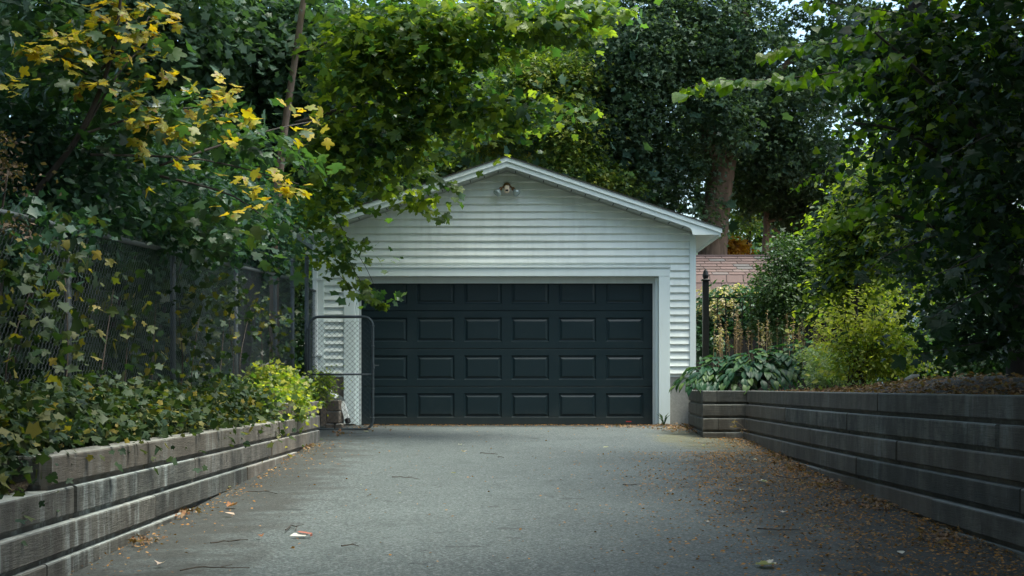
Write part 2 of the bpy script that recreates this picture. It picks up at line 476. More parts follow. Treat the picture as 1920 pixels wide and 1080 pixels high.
def leaves_mesh(name, tkey, pos, t,b,n, size, mat, parent, kind='stuff', rnd=None):
    tv,tf=T[tkey]; N=len(pos); V=len(tv); Fn=len(tf)
    co_=(pos[:,None,:]+size[:,None,None]*(tv[None,:,0,None]*t[:,None,:]+tv[None,:,1,None]*b[:,None,:]+tv[None,:,2,None]*n[:,None,:])).reshape(-1,3)
    fi=(tf[None]+(np.arange(N)*V)[:,None,None]).reshape(-1)
    me=bpy.data.meshes.new(name); me.vertices.add(N*V); me.vertices.foreach_set('co',co_.astype(np.float32).ravel())
    me.loops.add(N*Fn*3); me.loops.foreach_set('vertex_index',fi.astype(np.int32))
    me.polygons.add(N*Fn); me.polygons.foreach_set('loop_start',np.arange(0,N*Fn*3,3,dtype=np.int32))
    me.update(calc_edges=True)
    at=me.attributes.new('rnd','FLOAT','FACE')
    if rnd is None: rnd=rng.random(N)
    at.data.foreach_set('value',np.repeat(rnd,Fn).astype(np.float32))
    me.materials.append(mat)
    o=bpy.data.objects.new(name,me); COL.objects.link(o)
    if parent: o.parent=parent; o.matrix_parent_inverse=parent.matrix_basis.inverted()
    if kind: o['kind']=kind
    return o

def single_leaves(tkey, pos,t,b,n,size,mat,parent,name='leaf'):
    me=template_mesh(tkey,mat)
    inv=parent.matrix_basis.inverted()
    for i in range(len(pos)):
        o=bpy.data.objects.new(name,me); COL.objects.link(o); o.parent=parent
        s_=float(size[i]); m=Matrix(((t[i][0]*s_,b[i][0]*s_,n[i][0]*s_,pos[i][0]),(t[i][1]*s_,b[i][1]*s_,n[i][1]*s_,pos[i][1]),(t[i][2]*s_,b[i][2]*s_,n[i][2]*s_,pos[i][2]),(0,0,0,1)))
        o.matrix_local=inv@m

def blobs_px(lst):
    """(x,y,D,rx_px,ry_px,rD) -> centres and radii in metres"""
    r=[]
    for x,y,D,rx,ry,rd in lst:
        c=P(x,y,D); r.append((c.x,c.y,c.z,rx*D/F,rd,ry*D/F))
    return r

def sample_blobs(bl, n, spray=.3, per=14, flat=.35, shell=.75, avoid=None):
    """leaf positions in flattened sprays inside the blobs, plus the outward direction of each"""
    bl=np.array(bl); vol=(bl[:,3]*bl[:,4]*bl[:,5])**.8; m=max(1,int(n/per))
    bi=rng.choice(len(bl),m,p=vol/vol.sum())
    d=rng.normal(size=(m,3)); d/=np.linalg.norm(d,axis=1,keepdims=True)
    r=shell+(1-shell)*rng.random(m); r*=np.where(rng.random(m)<.3,rng.random(m),1)
    c=bl[bi,:3]+d*r[:,None]*bl[bi,3:6]
    out=d.copy(); out[:,2]*=.4
    sp=rng.normal(size=(m,per,3))*np.array([1,1,flat])*spray*(.6+.8*rng.random((m,1,1)))
    # sprays hang lower at their outer end
    sp[...,2]-=.35*(sp*out[:,None,:]).sum(2)
    pos=(c[:,None,:]+sp).reshape(-1,3); o=np.repeat(out,per,0)
    if avoid is not None:
        k=~avoid(pos); pos,o=pos[k],o[k]
    return pos,o

def orient(o, up=1.0, jit=.55, droop=.45):
    N=len(o)
    nrm=np.zeros((N,3)); nrm[:,2]=up; nrm+=rng.normal(size=(N,3))*jit+o*.35
    tip=rng.normal(size=(N,3))*np.array([.8,.8,.3])+o*.8; tip[:,2]-=droop
    return frames(tip,nrm)

def screen(pos):
    D=pos[:,1]-CAM_Y; Ds=np.maximum(D,.5)
    return VX+pos[:,0]*F/Ds, VY-(pos[:,2]-CAM_Z)*F/Ds, D

def in_view(p):
    x,y,D=screen(p); return (D>0)&(y>-12)&(x>-60)&(x<1980)
def above_view(p):
    x,y,D=screen(p); return (D>0)&(D<9)&(y>-60)&(x>-80)&(x<2000)
def foliage(parent, bl, n, tkey, size, mat, spray=.3, per=14, flat=.35, shell=.75, up=1., jit=.55, droop=.45,
            singles=0, single_key=None, name='crown', avoid=None, cell=14, svar=.3):
    pos,o=sample_blobs(bl,n,spray,per,flat,shell,avoid)
    t,b,nn=orient(o,up,jit,droop)
    sz=size*(1+svar*rng.normal(size=len(pos))).clip(.45,1.6)
    keep=np.ones(len(pos),bool)
    if singles:
        x,y,D=screen(pos); inn=np.where((x>0)&(x<1920)&(y>0)&(y<1080)&(D>1))[0]
        order=inn[np.argsort(D[inn])]
        cells=(x[order]//cell).astype(int)*1000+(y[order]//cell).astype(int)
        _,first=np.unique(cells,return_index=True)
        cand=order[np.sort(first)]
        cand=cand[np.argsort(-(sz[cand]/D[cand]))][:singles]
        keep[cand]=False
        single_leaves(single_key or tkey,pos[cand],t[cand],b[cand],nn[cand],sz[cand],mat,parent)
    return leaves_mesh(name,tkey,pos[keep],t[keep],b[keep],nn[keep],sz[keep],mat,parent)

def fix(o,parent):
    o.parent=parent; o.matrix_parent_inverse=parent.matrix_basis.inverted()
def trunk(parent, pts, rad, mat, name='trunk', n=14, sub=6, wob=.12):
    pts=[Vector(p) for p in pts]; q=[];r=[]
    for i in range(len(pts)-1):
        for k in range(sub):
            u=k/sub; p0=pts[max(i-1,0)];p1=pts[i];p2=pts[i+1];p3=pts[min(i+2,len(pts)-1)]
            q.append(.5*((2*p1)+(-p0+p2)*u+(2*p0-5*p1+4*p2-p3)*u*u+(-p0+3*p1-3*p2+p3)*u**3))
            r.append(rad[i]*(1-u)+rad[i+1]*u)
    q.append(pts[-1]); r.append(rad[-1])
    mb=MB(); mb.tube(q,r,n)
    ph=[random.random()*6 for _ in range(3)]
    for i in range(len(mb.v)):
        ring=i//n; k=i%n
        if ring<len(q):
            c=q[ring]; v=Vector(mb.v[i])
            m=1+wob*(math.sin(3*2*math.pi*k/n+ph[0]+ring*.25)*.5+math.sin(5*2*math.pi*k/n+ph[1]-ring*.3)*.3+random.uniform(-.3,.3))
            mb.v[i]=tuple(c+(v-c)*m)
    o=mb.build(name,mat,None,True); fix(o,parent); return o

# ------------------------------------------------------------------ ground, driveway, beds
def ribbon(name, rows, mat, kind='structure'):
    """rows: list of lists of points of equal length -> one sheet"""
    n=len(rows[0]); v=[p for r in rows for p in r]; f=[]
    for i in range(len(rows)-1):
        for j in range(n-1): f.append((i*n+j,i*n+j+1,(i+1)*n+j+1,(i+1)*n+j))
    return mesh_obj(name,v,f,mat,None,False,kind)
ys=[-600,-120,-40,-30,-20,-10,0,10,40,120,600]
xs=[-600,-100,-20,-6,0,6,20,100,600]
ribbon('ground',[[(x,y,gz(y)-.03) for x in xs] for y in ys],M['ground'])
dys=[-32+i*.5 for i in range(65)]+[.3]
rows=[]
for y in dys:
    rows.append([(x,y,gz(y)+.012*math.sin(x*1.3+y*.4)*(1 if y<-.5 else 0)*.6+(-.01 if abs(x)>2.6 else 0)) for x in np.linspace(-3.2,3.2,17)])
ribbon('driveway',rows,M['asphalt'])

def lbed(D):   # soil height behind the left wall
    if D>15.2: return .345
    if D>14.9: return .345-(15.2-D)*.55
    if D>7.3: return .18
    if D>7.0: return .18-(7.3-D)*.55
    return .015
rowsD=[-6,0,3,5,6.5,7.0,7.05,7.3,8]+list(np.arange(9,14.9,.5))+[14.9,15.0,15.2,15.7,16.4,17.2]
rows=[]
for D in rowsD:
    y=CAM_Y+D; r=[]
    for x in (-2.40,-2.5,-2.7,-2.95,-3.3,-4,-6,-10,-30,-80):
        h=lbed(D)+(.02*math.sin(x*9+y*5) if x<-2.45 else -.0)
        if x<-3.3: h=max(h,.1)+.03*(-x-3.3)
        r.append((x,y,h))
    rows.append(r)
ribbon('left_planting_bed',rows,M['soil'])
rows=[[(x,y,h) for x,h in ((-2.95,.33),(-3.3,.34),(-4,.4),(-6,.45),(-10,.5),(-30,1.1),(-80,2.5))] for y in (-3.4,-1,2,8,20,60,200)]
ribbon('left_bank',rows,M['soil'])

def wallX(D):
    """face of the long right-hand wall"""
    return float(np.interp(D,[0,6,8,10,11.8,14,16,17.8],[2.95,2.93,2.91,2.86,2.84,2.87,2.94,2.97]))
def rmound(x,D):
    m=.17*math.exp(-((D-12.5)/4.0)**2)*min(1,max(0,(x-3.15)/.9))
    return .48+m+.01*math.sin(x*11+D*7)+.02*max(0,x-4)
rows=[]
for D in [-6,-2,2,4,5,6]+list(np.arange(6.5,17.9,.4))+[17.9]:
    rows.append([(xx,CAM_Y+D,rmound(xx,D)) for xx in [wallX(D)+.12,wallX(D)+.25,wallX(D)+.45,3.6,3.9,4.3,5,6.5,10,30,80]])
ribbon('right_planting_bed',rows,M['soil'])
rows=[[(x,y,.47+.02*max(0,x-4)) for x in (2.66,2.9,3.2,4.3,6.5,10,30,80)] for y in (-2.75,-1.5,0,3,8,20,60,200)]
rows[0]=[(2.5 if i==0 else p[0],p[1],p[2]) for i,p in enumerate(rows[0])]
ribbon('rear_garden_bed',rows,M['soil'])

# ------------------------------------------------------------------ timber retaining walls
def timber(parent, p0, p1, ztop, mat, out=1, h=.172, lip=.028, setb=.024, depth=.15, jit=.0006, seed=0):
    """one beam from p0 to p1 (plan points on the face), out: side the face looks to (left of travel = +1)"""
    r=random.Random(seed)
    p0=Vector((p0[0],p0[1],0)); p1=Vector((p1[0],p1[1],0)); d=(p1-p0); Ln=d.length; d.normalize()
    nrm=Vector((-d.y,d.x,0))*out
    b=.008
    prof=[(-depth,0),(-setb,0),(-setb,lip-.004),(-.006,lip),(0,lip+b),(0,h-b*1.4),(-b*.5,h-b*.4),(-b*1.6,h),(-depth,h)]
    ns=max(2,int(Ln/.7)); v=[];n=len(prof)
    for i in range(ns+1):
        u=i/ns
        for j,(a_,z) in enumerate(prof):
            jj=jit if 2<=j<=7 else 0
            q=p0+d*(Ln*u)+nrm*(a_+r.uniform(-jj,jj)); v.append((q.x,q.y,ztop-h+z+r.uniform(-jj,jj)*.6))
    f=[]
    for i in range(ns):
        for j in range(n-1): f.append((i*n+j,i*n+j+1,(i+1)*n+j+1,(i+1)*n+j))
    f+=[tuple(range(n))[::-1],tuple(ns*n+k for k in range(n))]
    mb=MB(); mb.add(v,f); return mb.build('timber',mat,parent)
def at(X,D): return (X,CAM_Y+D)
lw=thing('retaining_wall','low stepped retaining wall of weathered grey timbers along the chain link fence','retaining wall',(-2.32,CAM_Y+12,0))
def kid(o,p): fix(o,p); return o
seed=1
LX=-2.32
courses=[(.385,[15.15,17.28]),(.21,[7.15,9.07,14.2-1.9,14.25,17.28]),(.035,[1,4.6,7.53,10.4,13.75,16.2,17.28]),(-.14,[0.5,3.2,6.2,9.17,12.4,15.3]),(-.315,[0.2,4.0,7.0,10.2]),(-.49,[0,3.5,6])]
for ci,(zt,js) in enumerate(courses):
    for i in range(len(js)-1):
        g=random.choice([.012,.02,.03]) if ci!=2 else .035
        off=random.uniform(-.008,.008)+.011*ci
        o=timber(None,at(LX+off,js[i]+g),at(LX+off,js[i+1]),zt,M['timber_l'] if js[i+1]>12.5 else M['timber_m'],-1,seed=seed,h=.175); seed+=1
        kid(o,lw)
# return leg into the bank at the end, and the step faces
o=timber(None,at(-2.335,17.26),at(-2.95,17.30),.385,M['timber_l'],-1,seed=90); kid(o,lw)
o=timber(None,at(-2.335,17.26),at(-2.95,17.30),.21,M['timber_l'],-1,seed=91); kid(o,lw)
o=timber(None,at(-2.335,17.26),at(-2.95,17.30),.035,M['timber_l'],-1,seed=92); kid(o,lw)
o=timber(None,at(-2.34,15.14),at(-2.9,15.14),.385,M['timber_l'],1,seed=93); kid(o,lw)
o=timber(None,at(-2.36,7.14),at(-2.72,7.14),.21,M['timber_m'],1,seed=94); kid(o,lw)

rw=thing('retaining_wall','long dark timber retaining wall below the hosta bed, with dark gaps between beams','retaining wall',(2.9,CAM_Y+12,0))
rc=[(.51,[1,4.9,7.9-.4,11.0,15.8,17.82],[2.42,2.60,2.985]),
    (.337,[2,5.0,8.4,11.9,14.9,17.82],[2.42,2.985]),
    (.162,[1,5.2,7.6,10.4,13.4,17.82],[2.42,2.62,2.985]),
    (-.013,[1,4.5,8.0,11.5,15.0,17.82],[2.42,2.7,2.985]),
    (-.188,[1,5.0,9.5,12.9,16.4],[]),
    (-.363,[1,4,7.2,10.6],[]),(-.54,[0,3,6],[])]
for ci,(zt,js,fs) in enumerate(rc):
    for i in range(len(js)-1):
        g=.055 if ci==1 else .024
        # long spans follow the slight bow of the wall
        off=.011*ci+random.uniform(-.008,.008)
        o=timber(None,at(wallX(js[i])-off,js[i]+g),at(wallX(js[i+1])-off,js[i+1]),zt,M['timber_r'],1,seed=seed); seed+=1; kid(o,rw)
    for i in range(len(fs)-1):
        o=timber(None,at(fs[i]+.006,17.83-.008*ci),at(fs[i+1],17.83-.008*ci),zt,M['timber_r'],-1,seed=seed); seed+=1; kid(o,rw)
    if fs:
        o=timber(None,at(2.425,17.85),at(2.59,20.55),zt,M['timber_r'],1,seed=seed); seed+=1; kid(o,rw)

# ------------------------------------------------------------------ garage
XC=-.035; WH=2.72; RS=1/3.0
g=thing('garage','small white clapboard garage with a dark panelled door under a low gable roof','garage',(XC,0,0))
inv=g.matrix_basis.inverted()
def gp(o): o.parent=g; o.matrix_parent_inverse=inv; return o
OH=2.197; HZ=2.158   # opening half width and head height
UND=3.692            # underside of the gable soffit at the wall, at the ridge
def hw(z): return min(WH,(UND-z)/RS)
mb=MB()
zz=UND-.015
# wall shell with the door opening left open
mb.box(XC-WH+.01,XC-OH-.001,.0,.12,.70,HZ+.002)
mb.box(XC+OH+.001,XC+WH-.01,.0,.12,.70,HZ+.002)
mb.prism([(XC-WH+.01,HZ+.003),(XC+WH-.01,HZ+.003),(XC+WH-.01,UND-RS*WH),(XC,UND),(XC-WH+.01,UND-RS*WH)],0,.12)
mb.box(XC-WH+.01,XC-WH+.13,.121,6.5,.0,UND-RS*WH+.02); mb.box(XC+WH-.13,XC+WH-.01,.121,6.5,.0,UND-RS*WH+.02)
mb.prism([(XC-WH+.01,0),(XC+WH-.01,0),(XC+WH-.01,UND-RS*WH),(XC,UND),(XC-WH+.01,UND-RS*WH)],6.38,6.5)
wall=gp(mb.build('wall',M['siding']))
PITCH=.1068; Z0=.73
def clap(x0,x1,z0,z1,x0t=None,x1t=None,yo=0):
    x0t=x0 if x0t is None else x0t; x1t=x1 if x1t is None else x1t
    v=[(x0,-.007,z0),(x1,-.007,z0),(x1t,-.005-yo,z1),(x0t,-.005-yo,z1),(x0,-.001,z0),(x1,-.001,z0),(x1t,-.001,z1),(x0t,-.001,z1),
       (x0,-.034-yo,z0+.021),(x1,-.034-yo,z0+.021)]
    f=[(0,1,9,8),(8,9,2,3),(5,4,7,6),(0,4,5,1),(3,2,6,7),(1,5,6,2,9),(4,0,8,3,7)]
    m_=MB(); m_.add(v,f); o=m_.build('clapboard',M['siding']); o.parent=wall
    return o
CB=2.36; cbw=.075
k=0; z=Z0
while z<UND-.03:
    zt=z+PITCH+.004
    if z+PITCH<HZ+.11:
        clap(XC-WH+cbw,XC-CB,z,zt); clap(XC+CB,XC+WH-cbw,z,zt)
    elif z<HZ+.15:
        clap(XC-WH+cbw,XC-CB,z,zt); clap(XC+CB,XC+WH-cbw,z,zt)
        clap(XC-CB+.002,XC+CB-.002,HZ+.165,zt)
    else:
        h0=min(hw(z),WH-cbw); h1=min(hw(zt),WH-cbw)
        if h1<.02: h1=.001
        js={18:(-1.11,),19:(-1.11,),20:(-1.11,1.07),17:(1.07,),21:(.75,),24:(.3,),22:(-.6,)}.get(k,())
        xs_=[XC-h0]+list(js)+[XC+h0]; xt=[XC-h1]+list(js)+[XC+h1]
        xs_=[q for q in xs_]; 
        for i in range(len(xs_)-1):
            clap(xs_[i]+(.0 if i==0 else .001),xs_[i+1],z,zt,xt[i]+(.0 if i==0 else .001),xt[i+1],yo=.0015*(i%2))
    z+=PITCH; k+=1
# corner boards, foundation
for s_ in (-1,1):
    x0,x1=sorted((XC+s_*(WH-cbw-.001),XC+s_*(WH+.012)))
    zt=UND-RS*WH-.02
    gp(MB().bbox(x0,x1,-.044,.0-.001,Z0-.002,zt,.003).build('corner_board',M['trim']))
    x0,x1=sorted((XC+s_*(OH+.02),XC+s_*(WH-.02)))
    gp(MB().box(x0,x1,.015,.12,-.05,.699).build('foundation',M['foundation'] if s_>0 else M['foundation_brown']))
# casing of the door opening
cas=gp(MB().bbox(XC-CB+.001,XC+CB-.001,-.040,.10,HZ,HZ+.118,.003).build('door_casing',M['trim']))
def sub(o,p): o.parent=p; return o   # parts sit at the world origin, so a sub-part needs no offset
sub(MB().bbox(XC-CB-.01,XC+CB+.01,-.058,-.002,HZ+.120,HZ+.150,.004).build('drip_cap',M['trim']),cas)
for s_ in (-1,1):
    x0,x1=sorted((XC+s_*OH,XC+s_*(CB-.001)))
    sub(MB().bbox(x0,x1,-.038,.10,.02,HZ-.002,.003).build('jamb_board',M['trim']),cas)
    x0,x1=sorted((XC+s_*(OH-.075),XC+s_*(OH+.03)))
    sub(MB().bbox(x0,x1,.101,.13,.0,HZ-.01,.003).build('door_stop',M['doorstop']),cas)
    x0,x1=sorted((XC+s_*(OH-.040),XC+s_*(OH-.001)))
    sub(MB().bbox(x0,x1,.07,.1,.0,HZ-.012,.003).build('door_stop',M['trim']),cas)
sub(MB().bbox(XC-OH+.002,XC+OH-.002,.09,.13,HZ-.095,HZ-.003,.003).build('door_stop',M['doorstop']),cas)
# sectional door
DY=.15
door=gp(MB().box(XC-OH-.05,XC+OH+.05,DY+.045,DY+.06,.0,2.23).build('garage_door',M['doorpaint']))
def subd(o): return sub(o,door)
SH=.5527; PW,PH,PP=.545,.348,.689
yb=DY+.018
for sI in range(4):
    z0=.012+sI*SH; z1=z0+SH-.006
    zc=(z0+z1)/2; m_=MB()
    pz0,pz1=zc-PH/2,zc+PH/2
    xl,xr=XC-OH-.03,XC+OH+.03
    m_.bbox(xl,xr,DY,DY+.04,z0,pz0,.004); m_.bbox(xl,xr,DY,DY+.04,pz1,z1,.004)
    edges=[xl]
    for c in range(6):
        cx=XC-.005+(c-2.5)*PP; edges+=[cx-PW/2,cx+PW/2]
    edges.append(xr)
    for i in range(0,len(edges),2): m_.box(edges[i],edges[i+1],DY+.0005,DY+.04,pz0-.004,pz1+.004)
    subd(m_.build('door_section',M['doorpaint']))
pm=None
for sI in range(4):
    z0=.012+sI*SH; zc=z0+(SH-.006)/2
    for c in range(6):
        cx=XC-.005+(c-2.5)*PP
        if pm is None:
            v=[];rings=[(0,.0005),(.010,.014),(.022,.016),(.050,.002),(.054,.001)]
            for ins,dy in rings:
                a_,b_=PW/2-ins,PH/2-ins
                v+=[(-a_,dy,-b_),(a_,dy,-b_),(a_,dy,b_),(-a_,dy,b_)]
            f=[]
            for r_ in range(len(rings)-1):
                for q in range(4): f.append((r_*4+q,r_*4+(q+1)%4,r_*4+4+(q+1)%4,r_*4+4+q))
            n_=len(rings)*4-4; f.append((n_,n_+1,n_+2,n_+3))
            m_=MB(); m_.add(v,f); o=m_.build('raised_panel',M['doorpaint']); pm=o.data
        else:
            o=bpy.data.objects.new('raised_panel',pm); COL.objects.link(o)
        o.location=(cx,DY,zc); subd(o)
subd(MB().box(XC-OH-.03,XC+OH+.03,DY-.006,DY+.03,-.005,.0115).build('bottom_seal',M['rubber']))
subd(MB().box(1.70,1.78,DY-.0025,DY-.0005,.045,.058).build('reflector_strip',M['red']))
# roof
APZ=3.84; FY=-.30; EX=3.075
roof=gp(MB().prism([(XC-EX,APZ-RS*EX-.055),(XC,APZ-.055),(XC+EX,APZ-RS*EX-.055),(XC+EX,APZ-RS*EX-.001),(XC,APZ-.001),(XC-EX,APZ-RS*EX-.001)],FY+.05,6.8).build('roof',M['roofdark']))
def subr(o): return sub(o,roof)
def slope_board(x_in,x_out,top,h,y0,y1,name,mat,s_):
    xa,xb=XC+s_*x_in,XC+s_*x_out
    za,zb=top-RS*x_in,top-RS*x_out
    m_=MB(); m_.prism([(xa,za-h),(xb,zb-h),(xb,zb),(xa,za)],y0,y1); return subr(m_.build(name,mat))
for s_ in (-1,1):
    slope_board(0,EX+.02,APZ+.012,.014,FY-.035,6.82,'shingle_layer',M['roofdark'],s_)
    slope_board(0,EX-.005,APZ-.003,.063,FY-.022,FY+.0,'rake_trim',M['trim'],s_)
    slope_board(0,2.60,APZ-.064,.075,FY-.004,FY+.018,'rake_board',M['trim'],s_)
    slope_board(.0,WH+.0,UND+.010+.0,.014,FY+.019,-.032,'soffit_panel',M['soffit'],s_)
    # groove lines of the vented soffit
    for q in range(26):
        xq=.12+q*.1
        slope_board(xq,xq+.012,UND-.0035,.003,FY+.03,-.054,'soffit_vent',M['rubber'],s_) if q%2==0 else None
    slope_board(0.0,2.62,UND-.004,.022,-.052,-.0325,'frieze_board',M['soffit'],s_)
    # boxed eave return with its curved inner end
    pts=[(2.55,APZ-.139-RS*2.55+.0)]
    for u in np.linspace(0,1,7)[1:]:
        pts.append((2.55+.10*math.sin(u*math.pi/2), APZ-.139-RS*2.55-.118*(1-math.cos(u*math.pi/2)) ))
    zb=pts[-1][1]-.006
    pts+=[(2.68,zb),(3.045,zb+.004),(3.045,APZ-.065-RS*3.045),(2.55,APZ-.065-RS*2.55)]
    poly=[(XC+s_*x,z_) for x,z_ in pts]
    subr(MB().prism(poly,FY-.0035,FY+.0185).build('eave_return',M['trim']))
    # flat soffit and fascia running back along the side
    x0,x1=sorted((XC+s_*(WH-.03),XC+s_*3.028))
    subr(MB().box(x0,x1,FY+.019,6.7,zb+.012,zb+.022).build('eave_soffit',M['trim']))
    x0,x1=sorted((XC+s_*3.03,XC+s_*3.055))
    subr(MB().box(x0,x1,FY+.019,6.7,zb-.02,APZ-RS*3.055-.056).build('fascia',M['trim']))
# downspout at the left corner: pipe, elbows and the crooked outlet
dsx=XC-WH-.045
ds=gp(MB().bbox(dsx-.035,dsx+.035,-.11,-.045,.66,2.62,.01).build('downspout',M['gutter']))
def subs(o): return sub(o,ds)
def rect_tube(pts,wd,name,mat):
    m_=MB(); m_.tube(pts,wd,4); o=m_.build(name,mat); return subs(o)
rect_tube([P(607,716,20.5),P(612,728,20.45),P(622,740,20.35)],.05,'elbow',M['gutter'])
rect_tube([P(617,737,20.4),P(634,747,20.3)],.05,'elbow',M['gutter'])
rect_tube([P(635,746,20.28),P(642,751,20.22),P(643,757,20.2)],.048,'elbow',M['galv'])
rect_tube([P(642,754,20.2),P(651,786,20.1)],.046,'outlet',M['gutter'])
rect_tube([P(651,785,20.09),P(653,793,20.07)],.040,'outlet_end',M['rubber'])
for zz_ in (1.0,2.1): subs(MB().box(dsx-.042,dsx+.09,-.115,-.037,zz_,zz_+.025).build('bracket',M['gutter']))

# twin floodlight below the ridge
ly=-.022; lz=3.44
sl_=thing('security_light','twin bulb floodlight with a cream motion sensor below the garage ridge','outdoor light',(XC,ly,lz))
def lp(o): fix(o,sl_); return o
lp(MB().lathe((XC,ly,lz+.02),[(.055,0),(.055,.012),(.04,.022),(.015,.026)],16,(0,-1,0)).build('base_plate',M['brass'],smooth=False))
lp(MB().tube([(XC,ly-.02,lz+.02),(XC,ly-.07,lz+.01),(XC,ly-.09,lz-.03)],.014,8).build('sensor_arm',M['brass']))
lp(MB().bbox(XC-.036,XC+.036,ly-.135,ly-.06,lz-.09,lz+.015,.014).build('motion_sensor',M['sensor']))
lp(MB().bbox(XC-.022,XC+.022,ly-.140,ly-.134,lz-.07,lz-.045,.003).build('sensor_lens',M['rubber']))
for s_ in (-1,1):
    c0=Vector((XC+s_*.02,ly-.03,lz+.01)); c1=Vector((XC+s_*.085,ly-.07,lz-.02)); ax=Vector((s_*.55,-.45,-.75)).normalized()
    lp(MB().tube([c0,(c0+c1)/2+Vector((0,-.01,.01)),c1],.013,8).build('lamp_arm',M['brass']))
    lp(MB().lathe(c1,[(.02,-.01),(.026,0),(.026,.035),(.02,.04)],12,ax).build('lamp_socket',M['brass']))
    lp(MB().lathe(c1+ax*.035,[(.022,0),(.034,.02),(.055,.055),(.058,.075),(.045,.088),(.02,.093)],16,ax).build('flood_bulb',M['bulb'],smooth=True))

# stone block pier under the left corner, behind the gate
pier=thing('block_pier','short pier of brown stone blocks at the garage corner behind the gate','stone pier',tuple(P(627,800,19.95)))
zb=-.04
for i,h_ in enumerate((.09,.17,.16)):
    for x0,x1 in (((612,637)),) if i else ((610,627),(628,643)):
        a_=P(x0,0,19.95).x; b_=P(x1,0,19.95).x
        o=MB().bbox(a_+random.uniform(-.01,.01),b_,CAM_Y+19.9+random.uniform(-.01,.01),CAM_Y+20.25,zb,zb+h_-.008,.012).build('stone_block',M['block']); fix(o,pier)
    zb+=h_

# ------------------------------------------------------------------ chain link: posts, rails, woven mesh
def chainlink(pt, w_, zlo, zhi, pitch, r, mat, parent, name='chain_link_mesh'):
    """pt(s)->plan point and normal at distance s; zigzag wires hooked round each other, half a diamond = pitch"""
    v=[];f=[];n=3
    for i in range(int(w_/pitch)):
        s0=i*pitch; z0=zlo(s0); zt=zhi(s0); pts=[]
        for kk in range(int((zt-z0)/pitch)+1):
            q=(kk+i)%2
            x,y,nx,ny=pt(s0+pitch*q+(.004 if q else -.004))
            o_=.003*(1 if q else -1)
            pts.append((x+nx*o_,y+ny*o_,z0+kk*pitch,nx,ny))
        if len(pts)<2: continue
        base=len(v)
        for p in pts:
            nx,ny=p[3],p[4]
            for q in range(n):
                a_=2*math.pi*q/n+.5
                v.append((p[0]+r*math.cos(a_)*nx-r*1.3*math.sin(a_)*ny,p[1]+r*math.cos(a_)*ny+r*1.3*math.sin(a_)*nx,p[2]))
        for j in range(len(pts)-1):
            for q in range(n):
                a_=base+j*n+q; b_=base+j*n+(q+1)%n; f.append((a_,b_,b_+n,a_+n))
    o=mesh_obj(name,v,f,mat,None,False,'stuff'); fix(o,parent); return o
FX=-2.95
def railz(D): return 2.02+(D-19.2)*.041
fence=thing('chain_link_fence','long chain link fence with a steel top rail above the left timber wall','fence',(FX,CAM_Y+12,.2))
D0,D1=3.2,19.35
chainlink(lambda s:(FX,CAM_Y+D0+s,1,0), D1-D0, lambda s:lbed(D0+s)+.03, lambda s:railz(D0+s)+.06, .034,.0017,M['wire'],fence)
fix(MB().tube([(FX,CAM_Y+D,railz(D)) for D in (D0,7,11,15,D1)],.021,8).build('top_rail',M['galv'],smooth=True),fence)
for D in (3.8,6.7,9.6,12.6,15.5,18.1):
    fix(MB().tube([(FX-.03,CAM_Y+D,0),(FX-.03,CAM_Y+D,railz(D)-.01)],.024,10).lathe((FX-.03,CAM_Y+D,railz(D)-.02),[(.026,0),(.03,.02),(.026,.045),(.008,.06)],10).build('post',M['galv'],smooth=True),fence)
fix(MB().tube([(FX+.0,CAM_Y+19.35,0),(FX+.0,CAM_Y+19.35,2.27)],.027,10).lathe((FX,CAM_Y+19.35,2.26),[(.03,0),(.032,.02),(.02,.04),(.005,.05)],10).build('post',M['galv'],smooth=True),fence)
for zz_ in (.6,1.0,1.45,1.9): fix(MB().lathe((FX,CAM_Y+19.35,zz_),[(.031,0),(.034,.003),(.034,.02),(.031,.023)],10).build('tension_band',M['galv']),fence)

sf=thing('side_fence','short chain link fence run beside the left garage wall behind the gate','fence',tuple(P(575,745,19.6)))
hx=P(575,0,19.6).x
fix(MB().tube([(hx,-1.0,0),(hx,-1.0,2.33)],.028,10).lathe((hx,-1.0,2.32),[(.03,0),(.034,.02),(.02,.04),(.005,.05)],10).build('post',M['galv'],smooth=True),sf)
chainlink(lambda s:(hx-.01,-1.0+s,1,0),2.6,lambda s:.3,lambda s:1.95,.034,.002,M['wire'],sf)
fix(MB().tube([(hx-.01,-1,1.93),(hx-.01,1.6,1.95)],.02,8).build('top_rail',M['galv'],smooth=True),sf)
fix(MB().tube([(hx-.01,1.6,0),(hx-.01,1.6,2.0)],.024,8).build('post',M['galv'],smooth=True),sf)

gate=thing('gate','chain link gate with a rounded tubular frame standing in front of the garage door casing','gate',tuple(P(580,806,19.55)))
GD=19.5
def gpt(x,y): return P(x,y,GD)
gx0,gx1=gpt(580,0).x,gpt(699,0).x; gz0,gz1=gpt(0,805).z,gpt(0,594).z; R=.13
loop=[]
def arc(cx,cz,a0,a1):
    for u in np.linspace(0,1,7):
        a_=math.radians(a0+(a1-a0)*u); loop.append((cx+R*math.cos(a_),CAM_Y+GD,cz+R*math.sin(a_)))
arc(gx1-R,gz0+R,-90,0); arc(gx1-R,gz1-R,0,90); arc(gx0+R,gz1-R,90,180); arc(gx0+R,gz0+R,180,270)
loop.append(loop[0])
fix(MB().tube(loop,.020,10,False).build('frame',M['galv_dark'],smooth=True),gate)
zr=gpt(0,702).z
fix(MB().tube([(gx0+.01,CAM_Y+GD,zr),(gx1-.01,CAM_Y+GD,zr)],.013,8).build('middle_rail',M['galv'],smooth=True),gate)
chainlink(lambda s:(gx0+.03+s,CAM_Y+GD-.006,0,1),gx1-gx0-.05,lambda s:gz0+.02,lambda s:gz1-.02,.035,.0026,M['wire_dark'],gate)
